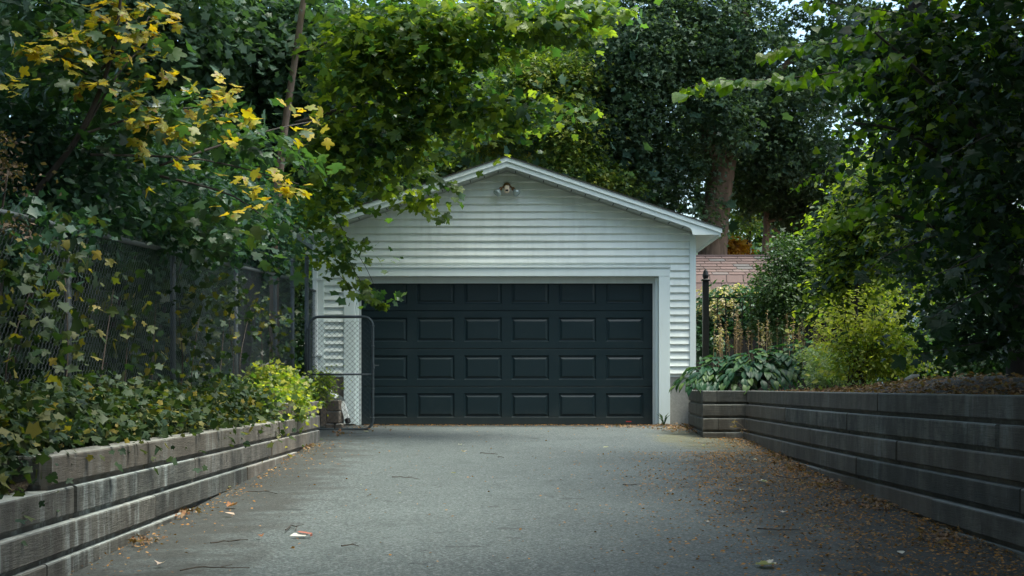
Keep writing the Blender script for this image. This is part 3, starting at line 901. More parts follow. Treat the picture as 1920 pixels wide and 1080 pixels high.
fix(MB().tube([(gx1+.01,CAM_Y+GD-.01,gpt(0,686).z),(gx1+.085,CAM_Y+GD-.01,gpt(0,685).z)],.009,6).lathe((gx1+.01,CAM_Y+GD-.01,gpt(0,687).z-.03),[(.018,0),(.018,.06)],8).build('latch',M['galv']),gate)
for y_ in (612,650,730,785):
    fix(MB().lathe((gx1,CAM_Y+GD,gpt(0,y_).z),[(.0225,0),(.025,.004),(.025,.012),(.0225,.016)],10).build('tie_band',M['galv']),gate)
for y_ in (620,770):
    fix(MB().lathe((gx0-.005,CAM_Y+GD,gpt(0,y_).z),[(.024,0),(.028,.004),(.028,.03),(.024,.034)],10).tube([(gx0-.02,CAM_Y+GD,gpt(0,y_).z+.015),(hx+.02,-1.02,gpt(0,y_).z+.015)],.008,6).build('hinge',M['galv_dark']),gate)

# ------------------------------------------------------------------ right garden: iron fence, shed
ifn=thing('iron_garden_fence','low thin iron fence with a black finial post beside the garage','fence',tuple(P(1323,700,20.9)))
ID=20.9
pc=P(1323,0,ID)
px,py=pc.x,pc.y
mb=MB().bbox(px-.045,px+.045,py-.045,py+.045,.35,P(0,527,ID).z,.006)
fix(mb.build('post',M['black']),ifn)
zt=P(0,527,ID).z
fix(MB().bbox(px-.062,px+.062,py-.062,py+.062,zt,zt+.025,.006).lathe((px,py,zt+.025),[(.04,0),(.032,.015),(.045,.035),(.048,.06),(.04,.09),(.03,.125),(.012,.15),(.002,.16)],14).build('finial',M['black'],smooth=False),ifn)
zr=P(0,558,ID).z
x1=P(1560,0,ID).x
fix(MB().box(px+.045,x1,py-.008,py+.008,zr-.012,zr+.006).build('top_rail',M['black']),ifn)
fix(MB().box(px+.045,x1,py-.008,py+.008,.66,.68).build('bottom_rail',M['black']),ifn)
xx=px+.17
pk=None
while xx<x1:
    if pk is None:
        o=MB().box(-.007,.007,-.007,.007,0,zr-.55).build('picket',M['black']); pk=o.data
    else:
        o=bpy.data.objects.new('picket',pk); COL.objects.link(o)
    o.location=(xx,py-.016,.535); fix(o,ifn); xx+=.122

def shinglemat():
    t=NT('red_asphalt_shingle'); oi=t.node('ShaderNodeObjectInfo')
    c=t.ramp(oi.outputs['Random'],[(0,(.10,.066,.06)),(.45,(.14,.085,.077)),(.8,(.17,.11,.10)),(.86,(.12,.11,.108)),(1,(.12,.11,.11))])
    c=t.mix(t.math('MULTIPLY',t.noise(t.coord(),90,3),.25),c,(.30,.24,.22)); t.col(c); t.rough(.9); return t.m
M['shingle']=shinglemat()
shed=thing('garden_shed','low garden shed with a two pitch roof of faded red shingles beyond the hostas','shed',tuple(P(1420,700,24.6)))
SD=24.3
y1_=CAM_Y+SD; zbk=P(0,516,SD).z; zlow=P(0,590,SD-.35).z; yl=y1_-.35
yr=y1_+.95; zrd=P(0,481,SD+.95).z
xa,xb=2.9,6.3
fix(MB().box(xa+.2,xb-.2,yl+.25,yr+1.0,.3,zlow+.05).build('wall',M['bark_dark']),shed)
rf=MB(); rf.add([(xa,yl,zlow),(xb,yl,zlow),(xb,y1_,zbk),(xa,y1_,zbk),(xb,yr,zrd),(xa,yr,zrd),(xb,yr+.95,zbk),(xa,yr+.95,zbk),(xb,yr+1.3,zlow),(xa,yr+1.3,zlow)],
    [(0,1,2,3),(3,2,4,5),(5,4,6,7),(7,6,8,9),(0,9,8,1),(0,3,5,7,9),(1,8,6,4,2)])
roof2=rf.build('roof',simple('worn_shingle_underlay',(.085,.062,.058),.95,0,.5,20)); fix(roof2,shed)
def shingles(ya,za,yb_,zb_,rows_):
    d=Vector((0,yb_-ya,zb_-za)); Ln=d.length; d.normalize(); nrm=Vector((0,-d.z,d.y))
    sm={}
    for r_ in range(rows_):
        base=Vector((0,ya,za))+d*(Ln*r_/rows_); h_=Ln/rows_
        x=xa-(r_%2)*.14-(r_%3)*.05
        while x<xb:
            w_=.285
            key=rows_
            if key not in sm:
                a_=nrm*.004;b_=nrm*.016
                m_=MB(); m_.add([Vector((.008,0,0))+a_,Vector((w_-.008,0,0))+a_,Vector((w_-.008,0,0))+b_,Vector((.008,0,0))+b_,
                                 Vector((.008,0,0))+d*(h_*1.12)+nrm*.003,Vector((w_-.008,0,0))+d*(h_*1.12)+nrm*.003],
                                [(0,1,2,3),(3,2,5,4),(0,3,4),(1,5,2),(0,4,5,1)])
                o=m_.build('shingle',M['shingle']); sm[key]=o.data
            else:
                o=bpy.data.objects.new('shingle',sm[key]); COL.objects.link(o)
            o.location=base+Vector((x,0,0)); o.parent=roof2
            x+=w_
shingles(yl,zlow,y1_,zbk,5); shingles(y1_,zbk,yr,zrd,7)
fix(MB().box(xa,xb,yr-.03,yr+.03,zrd+.005,zrd+.03).build('ridge_cap',M['shingle']),shed)

# pale house glimpsed far right through the leaves
M['house']=painted('pale_house_paint',(.78,.79,.78),.15,.6)
hs=thing('neighbour_house','pale neighbouring house glimpsed through the dark leaves at far right','house',(15.5,14,.5))
hw_=MB().box(10.5,20,13,20,.3,6.2).build('wall',M['house']); fix(hw_,hs)
for i in range(28):
    o=MB().box(10.5,20,12.985,12.999,.5+i*.2,.5+i*.2+.17).build('clapboard',M['house']); o.parent=hw_
fix(MB().add([(10.2,12.7,6.2),(20.3,12.7,6.2),(20.3,16.5,8.6),(10.2,16.5,8.6),(10.2,20.3,6.2),(20.3,20.3,6.2)],[(0,1,2,3),(3,2,5,4),(0,3,4),(1,5,2),(0,4,5,1)]).build('roof',M['roofdark']),hs)
glass=simple('dark_window_glass',(.03,.04,.045),.08)
for x in (12,15.5):
    wf=MB().box(x-.6,x+.6,12.95,12.98,2.6,4.2).build('window',M['trim']); fix(wf,hs)
    for zz_ in (2.68,3.44):
        o=MB().box(x-.52,x+.52,12.94,12.949,zz_,zz_+.68).build('pane',glass); o.parent=wf

# ------------------------------------------------------------------ trees
def in_garage(p):
    x,y,z=p[:,0]-XC,p[:,1],p[:,2]
    return (np.abs(x)<3.15)&(y>-.42)&(y<6.9)&(z<APZ+.1-RS*np.abs(x))
def limb(parent,a_,b_,r0,r1,mat,sag=.15,name='limb',n=8):
    a_=Vector(a_);b_=Vector(b_); m=(a_+b_)/2+Vector((random.uniform(-.1,.1),random.uniform(-.1,.1),sag))
    return trunk(parent,[a_,m,b_],[r0,(r0+r1)/2,r1],mat,name,n,4,.08)

# 1 bright maple that overhangs the garage from the left
bm_=thing('maple_tree','bright green maple leaning over the left side of the garage roof','tree',(-3.4,.3,.3))
base=P(514,760,20.9)
tp=[(base.x,base.y,.3),P(514,560,20.9),P(516,440,20.8),P(524,330,20.7),P(538,210,20.6),P(560,60,20.3),P(590,-150,20),P(620,-420,19.6)]
trunk(bm_,tp,[.085,.07,.062,.058,.05,.045,.035,.02],M['bark_pale'])
bl=blobs_px([(1105,10,17.3,80,34,.6),(1040,45,17.4,70,34,.6),(930,20,17.5,110,45,.9),(800,50,18,120,80,1.1),(690,120,18.2,110,110,1.1),(900,100,18,70,30,.5),(820,150,18.3,60,40,.5),
  (930,212,18.2,95,26,.5),(1015,210,18,56,18,.3),(990,238,18,40,12,.25),(850,215,18.5,70,50,.7),(770,270,18.7,60,60,.6),(660,280,18.8,80,80,.8),(795,365,19.2,34,20,.3),(610,380,19.4,50,50,.4),
  (745,335,19.2,36,40,.3),(640,455,19.6,24,36,.25),(672,510,19.6,24,28,.15),(706,553,19.55,12,14,.1),(590,490,19.7,24,34,.25),(560,400,20,40,60,.4)])
foliage(bm_,bl,4300,'maple',.128,L['bright'],spray=.2,per=8,flat=.28,singles=300,single_key='maple_fine',avoid=in_garage,shell=.4,svar=.35)
foliage(bm_,bl,3600,'maple_lo',.095,L['midgreen'],spray=.24,per=9,flat=.3,avoid=in_garage,shell=.3,name='back_leaves')
hi=blobs_px([(780,-180,17,330,150,2.2),(560,-260,17.5,260,220,2.5),(980,-230,17,230,130,2)])
foliage(bm_,hi[1:2],900,'maple_lo',.2,L['bright'],spray=.4,per=12,name='unseen_crown',avoid=in_view)
for (x,y,D) in ((1090,15,17.3),(960,60,17.5),(850,225,18.5),(1010,215,18),(770,290,18.7),(660,300,18.8)):
    s_=P(555,100 if y<120 else 230,20.4)
    limb(bm_,s_,P(x,y,D),.028,.006,M['bark_dark'],.25)
limb(bm_,P(530,290,20.6),P(655,455,19.4),.015,.005,M['bark_dark'],.25)
limb(bm_,P(655,455,19.4),P(706,545,19.5),.005,.003,M['bark_dark'],.02)

# 2 dark tall maple left, behind the fence
dm=thing('maple_tree','tall dark maple crown filling the upper left behind the bright maple','tree',(-4.4,2,.4))
trunk(dm,[(-4.35,2,.3),P(500,300,22.8),P(495,180,22.6),P(480,20,22.4),P(470,-200,22)],[.14,.12,.11,.1,.07],M['bark_dark'])
limb(dm,P(500,300,22.8),P(410,130,22),.07,.03,M['bark_dark'],.2); limb(dm,P(497,200,22.6),P(640,60,22),.06,.02,M['bark_dark'],.3)
bl=blobs_px([(430,60,21.5,170,120,1.8),(560,90,22,150,130,1.5),(300,40,20,160,140,1.8),(120,40,20,190,130,2),(680,60,22.5,130,110,1.5),(480,260,22.5,120,110,1.2),(330,200,21.5,140,120,1.5),(620,300,22.5,90,110,1.),
  (560,420,22.5,60,70,.8)])
foliage(dm,bl,22000,'maple_lo',.115,L['dark'],spray=.3,per=12,shell=.6,avoid=in_garage)
hi=[(-6,-1,8,3.5,4,2.6),(-5.5,4,9,4,4,3),(-9,-4,7,3,5,3)]
foliage(dm,hi,3500,'maple_lo',.26,L['dark'],spray=.5,per=12,name='unseen_crown',avoid=in_view)

# 3 bluish shrub mass behind and over the fence
sh=thing('hedge_shrub','dense bluish green shrub spilling over the chain link fence top rail','shrub',(-4,-8,.2))
bl=blobs_px([(60,280,10.6,110,100,.7),(170,330,11,120,95,1),(300,330,13,120,90,1.2),(400,360,15,110,85,1.1),(480,420,17,70,70,.8),(80,400,10.3,100,70,.6),(330,420,14,110,55,.8),(220,400,12,100,60,.8),(20,220,10.4,80,70,.6)])
foliage(sh,bl,15000,'oval',.075,L['teal'],spray=.16,per=14,flat=.5,jit=.7,singles=120,shell=.6)
bl=[(-4.6,CAM_Y+8,1.3,.8,2.6,1.2),(-4.9,CAM_Y+13,1.5,.9,2.8,1.4),(-4.9,CAM_Y+17.5,1.5,1,2.6,1.4),(-5.2,CAM_Y+5,1.5,1,2,1.4)]
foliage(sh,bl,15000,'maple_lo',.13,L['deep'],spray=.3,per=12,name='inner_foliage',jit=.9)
for i in range(7):
    D=7+i*1.7; limb(sh,(-4.3-random.random()*.4,CAM_Y+D,.15),(-4.0+random.uniform(-.3,.3),CAM_Y+D+.4,2.3+random.random()*.5),.03,.01,M['bark_dark'],.1,'stem')
foliage(sh,blobs_px([(60,405,8.8,60,26,.15),(140,425,9.6,40,18,.12),(300,462,12.0,40,14,.12),(370,470,13.2,50,18,.12),(430,470,14.8,40,18,.12),(500,490,17,36,20,.12),(20,480,8.5,50,40,.15)]),1050,'maple_lo',.06,L['teal'],spray=.1,per=9,jit=.8,flat=.7,name='overhanging_leaves')
# brownish seeding clump at the far left edge
bl=blobs_px([(5,300,8.5,26,50,.3),(20,430,8.3,30,30,.25)])
br=thing('brown_shrub','browned seed heads on a shrub at the left edge above the fence','shrub',tuple(P(15,420,8.5)))
foliage(br,bl,420,'tiny',.034,L['brownish'],spray=.08,per=14,jit=1.,name='seed_heads')
trunk(br,[(-3.3,CAM_Y+8.5,.1),(-3.1,CAM_Y+8.5,1.2),P(15,320,8.5)],[.012,.01,.006],M['twig'],'stem',6)

# 4 yellow maple sapling, near left
ym=thing('yellow_maple_sapling','maple sapling with yellow spotted leaves reaching over the fence at upper left','tree',(-3.6,CAM_Y+10,.1))
trunk(ym,[(-3.6,CAM_Y+10,.1),(-3.55,CAM_Y+10,1.5),P(150,250,10),P(210,100,10),P(230,-40,10)],[.03,.026,.02,.014,.008],M['bark_dark'],n=8)
clusters=[(235,20,38,20,26),(295,35,28,22,16),(180,15,30,18,8),(60,88,34,12,12),(110,78,20,14,8),(140,70,20,16,8),(200,65,40,12,10),(270,70,30,12,12),(215,95,45,14,14),(315,140,14,10,8),(70,108,18,8,5),(135,110,22,8,6),
  (165,155,24,14,10),(230,190,18,16,9),(260,165,28,16,10),(290,92,26,8,8),(270,210,22,12,8),(255,235,22,14,8),(310,230,28,10,8),(268,282,12,16,7),(335,245,18,7,6),(20,150,24,16,8),
  (388,170,22,9,8),(430,168,20,9,8),(395,192,18,5,4),(375,215,22,9,8),(412,218,22,9,7),(345,265,20,8,4),(432,255,16,8,4),(470,222,22,7,6),(435,330,0,0,0),(548,204,14,7,4),(580,245,22,14,8),(600,212,10,5,3),
  (455,338,24,10,8),(522,325,16,11,5),(490,370,22,13,9),(530,360,22,13,8),(560,350,14,6,4),(425,395,10,9,3),(345,305,16,8,4),(290,350,12,6,3)]
pos=[];sz=[]
for cx,cy,rx,ry,n_ in clusters:
    D=9.0+ (cx/620)*3.0
    for _ in range(int(n_*1.5)):
        p=P(cx+random.gauss(0,rx*.8),cy+random.gauss(0,ry*.9),D+random.gauss(0,.12)); pos.append(tuple(p)); sz.append(random.uniform(.06,.125)*D/11)
pos=np.array(pos);sz=np.array(sz)
o_=rng.normal(size=pos.shape)*.4; o_[:,1]-=.5; o_[:,0]+=.4
o_[:,1]-=.6; t_,b_,n_=orient(o_,.8,.35,.35)
single_leaves('maple_fine',pos[:300],t_[:300],b_[:300],n_[:300],sz[:300],L['yellow'],ym)
leaves_mesh('crown','maple',pos[300:],t_[300:],b_[300:],n_[300:],sz[300:],L['yellow'],ym)
bl=blobs_px([(200,150,10.3,120,90,.5),(290,230,10.8,90,70,.5),(400,230,11.8,80,60,.5),(120,60,10.2,90,60,.5),(480,280,12.3,90,45,.5),(440,400,12.6,60,30,.3),(390,440,12,70,28,.3),(350,405,11.7,50,25,.25)])
foliage(ym,bl,1300,'maple',.105,L['dull'],spray=.2,per=8,flat=.25,name='green_leaves',shell=.3)
for a_,b2 in (((160,240,10),(300,60,10.6)),((160,250,10),(440,200,12)),((170,290,10.2),(560,345,12.8)),((200,170,10),(60,85,10)),((300,310,10.8),(600,225,13)),((190,130,10),(280,30,10.3)),((300,330,11),(520,430,13))):
    limb(ym,P(*a_),P(*b2),.011,.004,M['bark_dark'],.08)

# 5 fence vine
vn=thing('climbing_vine','yellowing creeper climbing through the chain link fence mesh','vine',(-2.9,CAM_Y+10,.2))
bl=blobs_px([(110,470,8.4,50,30,.12),(160,500,9.2,40,30,.12),(80,560,8.2,60,40,.15),(120,660,8.8,60,45,.12),(60,620,8.2,60,50,.15),(150,600,9.4,40,30,.1),(220,640,10.5,50,30,.1),(240,560,10.5,35,30,.1),(340,560,12.4,30,50,.08),
  (350,640,12.8,50,50,.1),(420,620,14,45,50,.1),(480,600,16,40,45,.1),(520,640,17.5,30,50,.1),(380,540,13,40,30,.1),(270,690,11,60,25,.12),(440,560,14.5,40,30,.1),(30,520,8,40,40,.15)])
foliage(vn,bl,480,'maple_lo',.055,L['olive'],spray=.12,per=6,jit=.8,flat=.9,singles=160,single_key='maple',droop=.9,svar=.4)
foliage(vn,bl,430,'maple_lo',.06,L['shade'],spray=.14,per=6,jit=.8,flat=.9,name='green_leaves',droop=.9)
for i in range(14):
    D=7.5+i*.8; z0=lbed(D); trunk(vn,[(FX+.03,CAM_Y+D,z0),(FX+.05,CAM_Y+D+random.uniform(-.2,.4),z0+.5),(FX+.02,CAM_Y+D+random.uniform(0,.8),z0+1.1)],[.006,.005,.003],M['twig'],'stem',5,4)

# 6 ground creeper on the left bed
cr=thing('ground_creeper','leafy creeper spilling over the top of the left timber wall','ground cover plant',(-2.6,CAM_Y+11,.2))
bl=[]
for D in np.arange(5.2,14.8,.55):
    bl.append((-2.66,CAM_Y+D,lbed(D)+.13+.05*random.random(),.22,.45,.13+.05*random.random()))
    bl.append((-2.82,CAM_Y+D,lbed(D)+.2,.14,.4,.12))
foliage(cr,bl,19000,'maple_lo',.046,L['shade'],spray=.11,per=10,jit=.7,flat=.8,singles=220,single_key='maple',svar=.5,name='foliage')
bl=[(-2.62,CAM_Y+D,lbed(D)+.14,.24,.4,.15) for D in np.arange(6,14.5,.6)]
foliage(cr,bl,3000,'maple_lo',.048,L['olive'],spray=.12,per=7,jit=.7,flat=.8,name='yellow_foliage')
gb=thing('yellow_green_shrub','yellow green shrub where the left timber wall steps up beside the gate post','shrub',(-2.65,CAM_Y+14.8,.3))
bl=blobs_px([(555,730,17.2,26,26,.3),(520,745,16,40,28,.5),(480,770,14.8,42,24,.4),(450,745,15,36,26,.4),(545,765,15.5,22,22,.3),(505,715,16.5,36,22,.4),(430,780,13.8,36,20,.3)])
foliage(gb,bl,700,'maple_lo',.05,L['gold'],spray=.09,per=10,jit=.7,flat=.8,singles=100,name='crown')
foliage(gb,bl,4500,'maple_lo',.05,L['mixed'],spray=.1,per=10,jit=.7,flat=.8,name='green_leaves')
g2=thing('small_green_shrub','small green shrub growing behind the open gate by the block pier','shrub',tuple(P(600,745,19.9)))
foliage(g2,blobs_px([(600,722,19.95,18,26,.15),(590,738,19.9,16,14,.15),(610,712,20.05,12,14,.12)]),1100,'oval',.05,L['lime'],spray=.07,per=10,jit=.8,flat=.9)

# 7 background behind the garage
def with_gaps(p):
    x,y,D=screen(p); r=in_garage(p)
    for gx,gy,ga,gb in ((1470,118,26,20),(1500,60,20,26),(1530,18,26,18),(1375,62,14,8),(1340,35,12,7),(1190,30,10,14),(1565,238,20,12),(1440,95,14,16),(1320,55,10,8)):
        r|=(((x-gx+6*np.sin(y*.4))/ga)**2+((y-gy+5*np.sin(x*.35))/gb)**2<rng.uniform(.15,1.1,len(x)))
    return r
def bgtree(label,x,D,bls,n,size,mat,trunkr,bark='bark_dark',tkey='maple_lo',inner=None,pts=None,lab='maple_tree',shell=.6,spray=.4):
    b=P(x,740,D); t=thing(lab,label,'tree',(b.x,b.y,.3))
    pts=pts or [(b.x,b.y,.2),P(x,500,D),P(x+8,250,D),P(x-5,0,D)]
    trunk(t,pts,[trunkr*k for k in np.linspace(1,.55,len(pts))],M[bark],n=18,sub=8)
    bl=blobs_px(bls); foliage(t,bl,n,tkey,size,mat,spray=spray,per=30,flat=.4,shell=shell,avoid=with_gaps)
    if inner: foliage(t,[(q[0],q[1]+.6,q[2],q[3]*.8,q[4]*.7,q[5]*.8) for q in bl],inner,'maple_lo',.17,L['dark'],spray=.45,per=8,name='inner_foliage',shell=.2,jit=.9,avoid=with_gaps)
    return t
big=bgtree('massive dark maple with a thick leaning trunk behind the right garage eave',1335,27,
  [(1200,80,26,110,110,1.6),(1180,220,26.5,90,90,1.4),(1210,330,27,90,80,1.3),(1330,60,26,120,90,1.6),(1420,150,27,110,90,1.6),(1330,190,25.6,70,50,.8),(1365,275,25.8,40,26,.3),(1300,310,26.2,34,40,.4),(1340,240,25.7,50,30,.4),(1310,400,26.5,26,40,.4),(1480,260,27.5,100,90,1.5),(1560,100,28,120,100,1.6),(1580,330,28,80,70,1.2),(1440,330,28.5,90,60,1.),(1120,150,27,60,80,1)],
  90000,.092,L['bigmaple'],.31,'bark',inner=5000,spray=.24,shell=.85,tkey='star',pts=[P(1334,760,27),P(1334,520,27),P(1338,430,27),P(1352,340,27),P(1368,250,27),P(1385,120,27),P(1390,-60,27)])
limb(big,P(1352,330,27),P(1322,230,26.9),.22,.16,M['bark'],0,'limb',14); limb(big,P(1322,235,26.9),P(1300,80,26.8),.16,.1,M['bark'],.1,'limb',12)
limb(big,P(1375,220,27),P(1520,90,27),.1,.03,M['bark'],.2); limb(big,P(1310,150,26.8),P(1180,110,26.2),.08,.03,M['bark'],.2)
foliage(big,blobs_px([(1250,-150,27,260,120,2.5),(1480,-150,27,220,120,2.5)]),4000,'maple_lo',.28,L['dark'],spray=.5,per=12,name='unseen_crown',avoid=in_view)
bgtree('yellow tinged maple rising behind the garage ridge',980,29,[(1000,150,25.5,90,60,.8),(1060,225,25.2,55,60,.6),(930,230,26,80,60,.8),(960,310,28.8,120,40,1),(1090,320,25.5,60,40,.6),(1150,345,25.8,60,26,.4),(880,300,28.8,80,60,1),(1075,130,25,40,32,.5)],34000,.085,L['mixed'],.16,inner=3000,tkey='star',spray=.22)
bgtree('mid green tree behind the left slope of the garage roof',800,31,[(820,200,30,130,140,1.6),(700,300,30,120,120,1.5),(900,120,31,130,120,1.6),(620,180,30,120,130,1.5),(1050,60,32,160,110,1.6)],34000,.11,L['dull'],.2,inner=5000,tkey='star',spray=.25)
bgtree('dark tree behind the fence at the far left of the view',250,27,[(200,250,26,230,140,2),(60,120,26,200,160,2),(380,330,27,140,120,1.6),(480,150,28,160,150,1.6),(100,420,24,200,90,1.5),(420,470,26,180,80,1.5),(250,560,24,260,120,1.5),(560,560,27,80,130,1)],30000,.13,L['deep'],.25,inner=5000,tkey='star',spray=.3)
bgtree('shady tree behind the golden shrub on the right',1760,24,[(1750,350,23,130,130,1.5),(1850,200,23,140,150,1.6),(1700,160,25,110,130,1.4),(1650,520,23,120,90,1.2),(1800,560,22,130,100,1.2),(1640,670,21,60,40,1),(1740,670,20,80,50,1),(1860,660,20,90,60,1)],22000,.11,L['dull'],.22,inner=500,tkey='star',spray=.25)
bgtree('light green young tree between the thick trunk and the thin pine',1402,31,[(1390,400,31,40,50,.7),(1400,330,31.2,60,50,.8),(1300,280,30,50,70,.8),(1450,330,31,50,40,.7)],9000,.09,L['mixed'],.06,inner=300,tkey='star',spray=.22)
ls=thing('low_shrub','dark low shrubbery closing the right bed under the shady trees','shrub',tuple(P(1800,720,18)))
foliage(ls,blobs_px([(1700,680,18.5,50,34,.5),(1770,680,18,60,40,.5),(1850,675,17.5,60,44,.5),(1925,660,17,50,50,.5),(1650,690,19,30,24,.4)]),9000,'oval',.075,L['dull'],spray=.16,per=12,jit=.8)
# woods far behind: one mass
wd=[]
for i in range(44):
    x=-40+i*1.9+random.uniform(-.6,.6); wd.append((x,26+random.uniform(-3,6),2.4+random.random(),2.2,1.6,2.6+random.random()*.8))
pos,o=sample_blobs(wd,60000,.6,12,.6,.6); t_,b_,n_=orient(o,.8,.8,.5)
wo=leaves_mesh('woods','maple_lo',pos,t_,b_,n_,.28*(1+.3*rng.normal(size=len(pos))).clip(.4,1.6),L['dull'],None)
wo['label']='green wood edge closing the view behind the garden'
# tall dark far trees at left and centre so that the sky shows only at the upper right
wd=[(x,31+random.uniform(-2,3),3.6,1.8,1.6,3.6+random.random()) for x in (2,4,6,8,10,12,14)]+[(x,34+random.uniform(-2,4),8+random.uniform(-2,2),3.2,2.2,4.5) for x in (-34,-29,-25,-21,-17,-13,-9,-5.5,-2,1.5)]+[(x,36,6,3,2,4.2) for x in (13,17,21,26,31,36)]
pos,o=sample_blobs(wd,44000,.7,12,.6,.5); t_,b_,n_=orient(o,.8,.8,.5)
leaves_mesh('treeline','maple_lo',pos,t_,b_,n_,.34*(1+.3*rng.normal(size=len(pos))).clip(.4,1.6),L['deep'],None)

# bare branched pine and orange bush beyond the shed
pn=thing('pine_tree','thin reddish pine with bare crooked branches behind the shed roof','tree',tuple(P(1436,560,28.8)))
trunk(pn,[P(1434,600,28.8),P(1435,480,28.8),P(1438,430,28.8),P(1437,405,28.8),P(1445,380,28.8),P(1452,340,28.8)],[.09,.075,.065,.06,.045,.02],M['bark_pine'],n=9)
for pts in ([(1440,418),(1450,413),(1470,411),(1488,409)],[(1440,422),(1458,434),(1470,445),(1492,452)],[(1441,443),(1458,445),(1470,452),(1482,464)],[(1436,470),(1455,466),(1480,473)],[(1438,405),(1432,392),(1436,385)]):
    trunk(pn,[P(x,y,28.8) for x,y in pts],[.04,.03,.022,.014][:len(pts)],M['bark_pine'],'limb',6,4)
foliage(pn,blobs_px([(1500,400,28.8,30,18,.5),(1470,395,29.1,24,14,.4),(1425,365,28.8,30,20,.5),(1510,382,29.1,18,12,.3),(1520,440,29.2,30,20,.5)]),5000,'needle',.13,L['pineneedle'],spray=.14,per=20,jit=1.2,flat=1)
ob=thing('orange_bush','rounded orange leaved bush behind the shed ridge','shrub',tuple(P(1378,500,28)))
foliage(ob,blobs_px([(1375,468,28,20,18,.3),(1358,472,28,14,12,.3)]),1500,'tiny',.1,L['orange'],spray=.12,per=12,jit=1)

# 8 right side
yw=thing('yew_shrub','dark green clipped looking evergreen shrub leaning right of the shed roof','shrub',tuple(P(1460,700,20.3)))
bl=blobs_px([(1470,480,20.2,32,36,.35),(1445,540,20.2,36,40,.4),(1480,550,20.3,40,60,.4),(1505,480,20.4,30,30,.35),(1450,600,20.3,40,30,.4),(1520,520,20.4,40,80,.4)])
foliage(yw,bl,16000,'tiny',.05,L['yew'],spray=.07,per=16,jit=1.1,flat=1,shell=.8)
hy=thing('flowering_shrub','bushy shrub with faded cream flower clusters behind the thin iron fence','shrub',tuple(P(1380,700,22)))
bl=blobs_px([(1345,590,22,44,42,.4),(1400,585,22,44,40,.4),(1450,610,22.2,34,34,.3),(1320,640,21.7,30,30,.3),(1370,560,22.2,40,24,.4),(1420,560,22.2,30,20,.3)])
foliage(hy,bl,6500,'oval',.08,L['hydr'],spray=.12,per=12,jit=.7)
foliage(hy,blobs_px([(1345,550,22,40,10,.35),(1390,546,22,36,10,.35),(1420,560,22,30,10,.3),(1360,575,21.7,50,18,.2)]),1500,'tiny',.045,L['pinkish'],spray=.05,per=22,jit=1,flat=.6,name='flower_heads')
lg=thing('lime_shrub','tall lime green shrub between the yew and the dark tree on the right','shrub',tuple(P(1600,700,17.5)))
bl=blobs_px([(1600,455,17.5,55,60,.5),(1610,395,17,60,55,.5),(1560,440,17.3,24,20,.3),(1640,460,17,60,70,.5),(1660,350,16.5,60,60,.5),(1570,520,17.8,40,50,.4),(1700,430,16,60,90,.5),(1610,560,18,60,60,.4)])
foliage(lg,bl,9000,'oval',.075,L['lime'],spray=.14,per=12,jit=.7)
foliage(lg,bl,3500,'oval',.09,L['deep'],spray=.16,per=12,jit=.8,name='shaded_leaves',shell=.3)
trunk(lg,[P(1600,720,17.5),P(1605,560,17.3),P(1620,420,17)],[.04,.03,.015],M['bark_dark'],'stem',8)
gd=thing('golden_shrub','bright golden yellow shrub rising from the mulch behind the right wall','shrub',tuple(P(1620,715,15)))
bl=blobs_px([(1605,570,15,50,24,.35),(1670,585,15,34,40,.4),(1640,535,15,20,22,.2),(1580,600,15,55,30,.4),(1620,640,15,80,50,.4),(1660,620,15,50,40,.4),(1560,640,15.2,40,30,.3),(1690,680,14.8,40,30,.3),(1610,690,15,50,25,.3)])
foliage(gd,bl,1900,'oval',.05,L['gold'],spray=.16,per=10,jit=.75,droop=.3,singles=160,shell=.3)
foliage(gd,blobs_px([(1630,660,15.1,70,45,.4),(1690,650,14.9,30,50,.3)]),3200,'oval',.05,L['lime'],spray=.1,per=10,jit=.8,name='lower_leaves')
for i in range(9):
    b=P(1600+random.uniform(-15,40),715,15); limb(gd,(b.x,b.y,.6),P(1540+i*20,random.uniform(560,600),15),.008,.003,M['twig'],.05,'stem',5)
vg=thing('variegated_shrub','low cream edged variegated plant trailing between the hostas and golden shrub','shrub',tuple(P(1560,710,16)))
foliage(vg,blobs_px([(1560,690,16,46,22,.35),(1530,665,16.3,30,12,.25),(1590,700,15.6,30,16,.25),(1540,710,16,30,10,.2)]),4500,'tiny',.036,L['varieg'],spray=.06,per=14,jit=.8,flat=.7)

foliage(lg,blobs_px([(1720,330,16.5,90,70,.6),(1780,470,16,70,90,.5),(1690,520,17,60,50,.4),(1650,290,17,60,40,.4)]),3800,'oval',.06,L['lime'],spray=.16,per=10,jit=.8,name='sunlit_leaves')
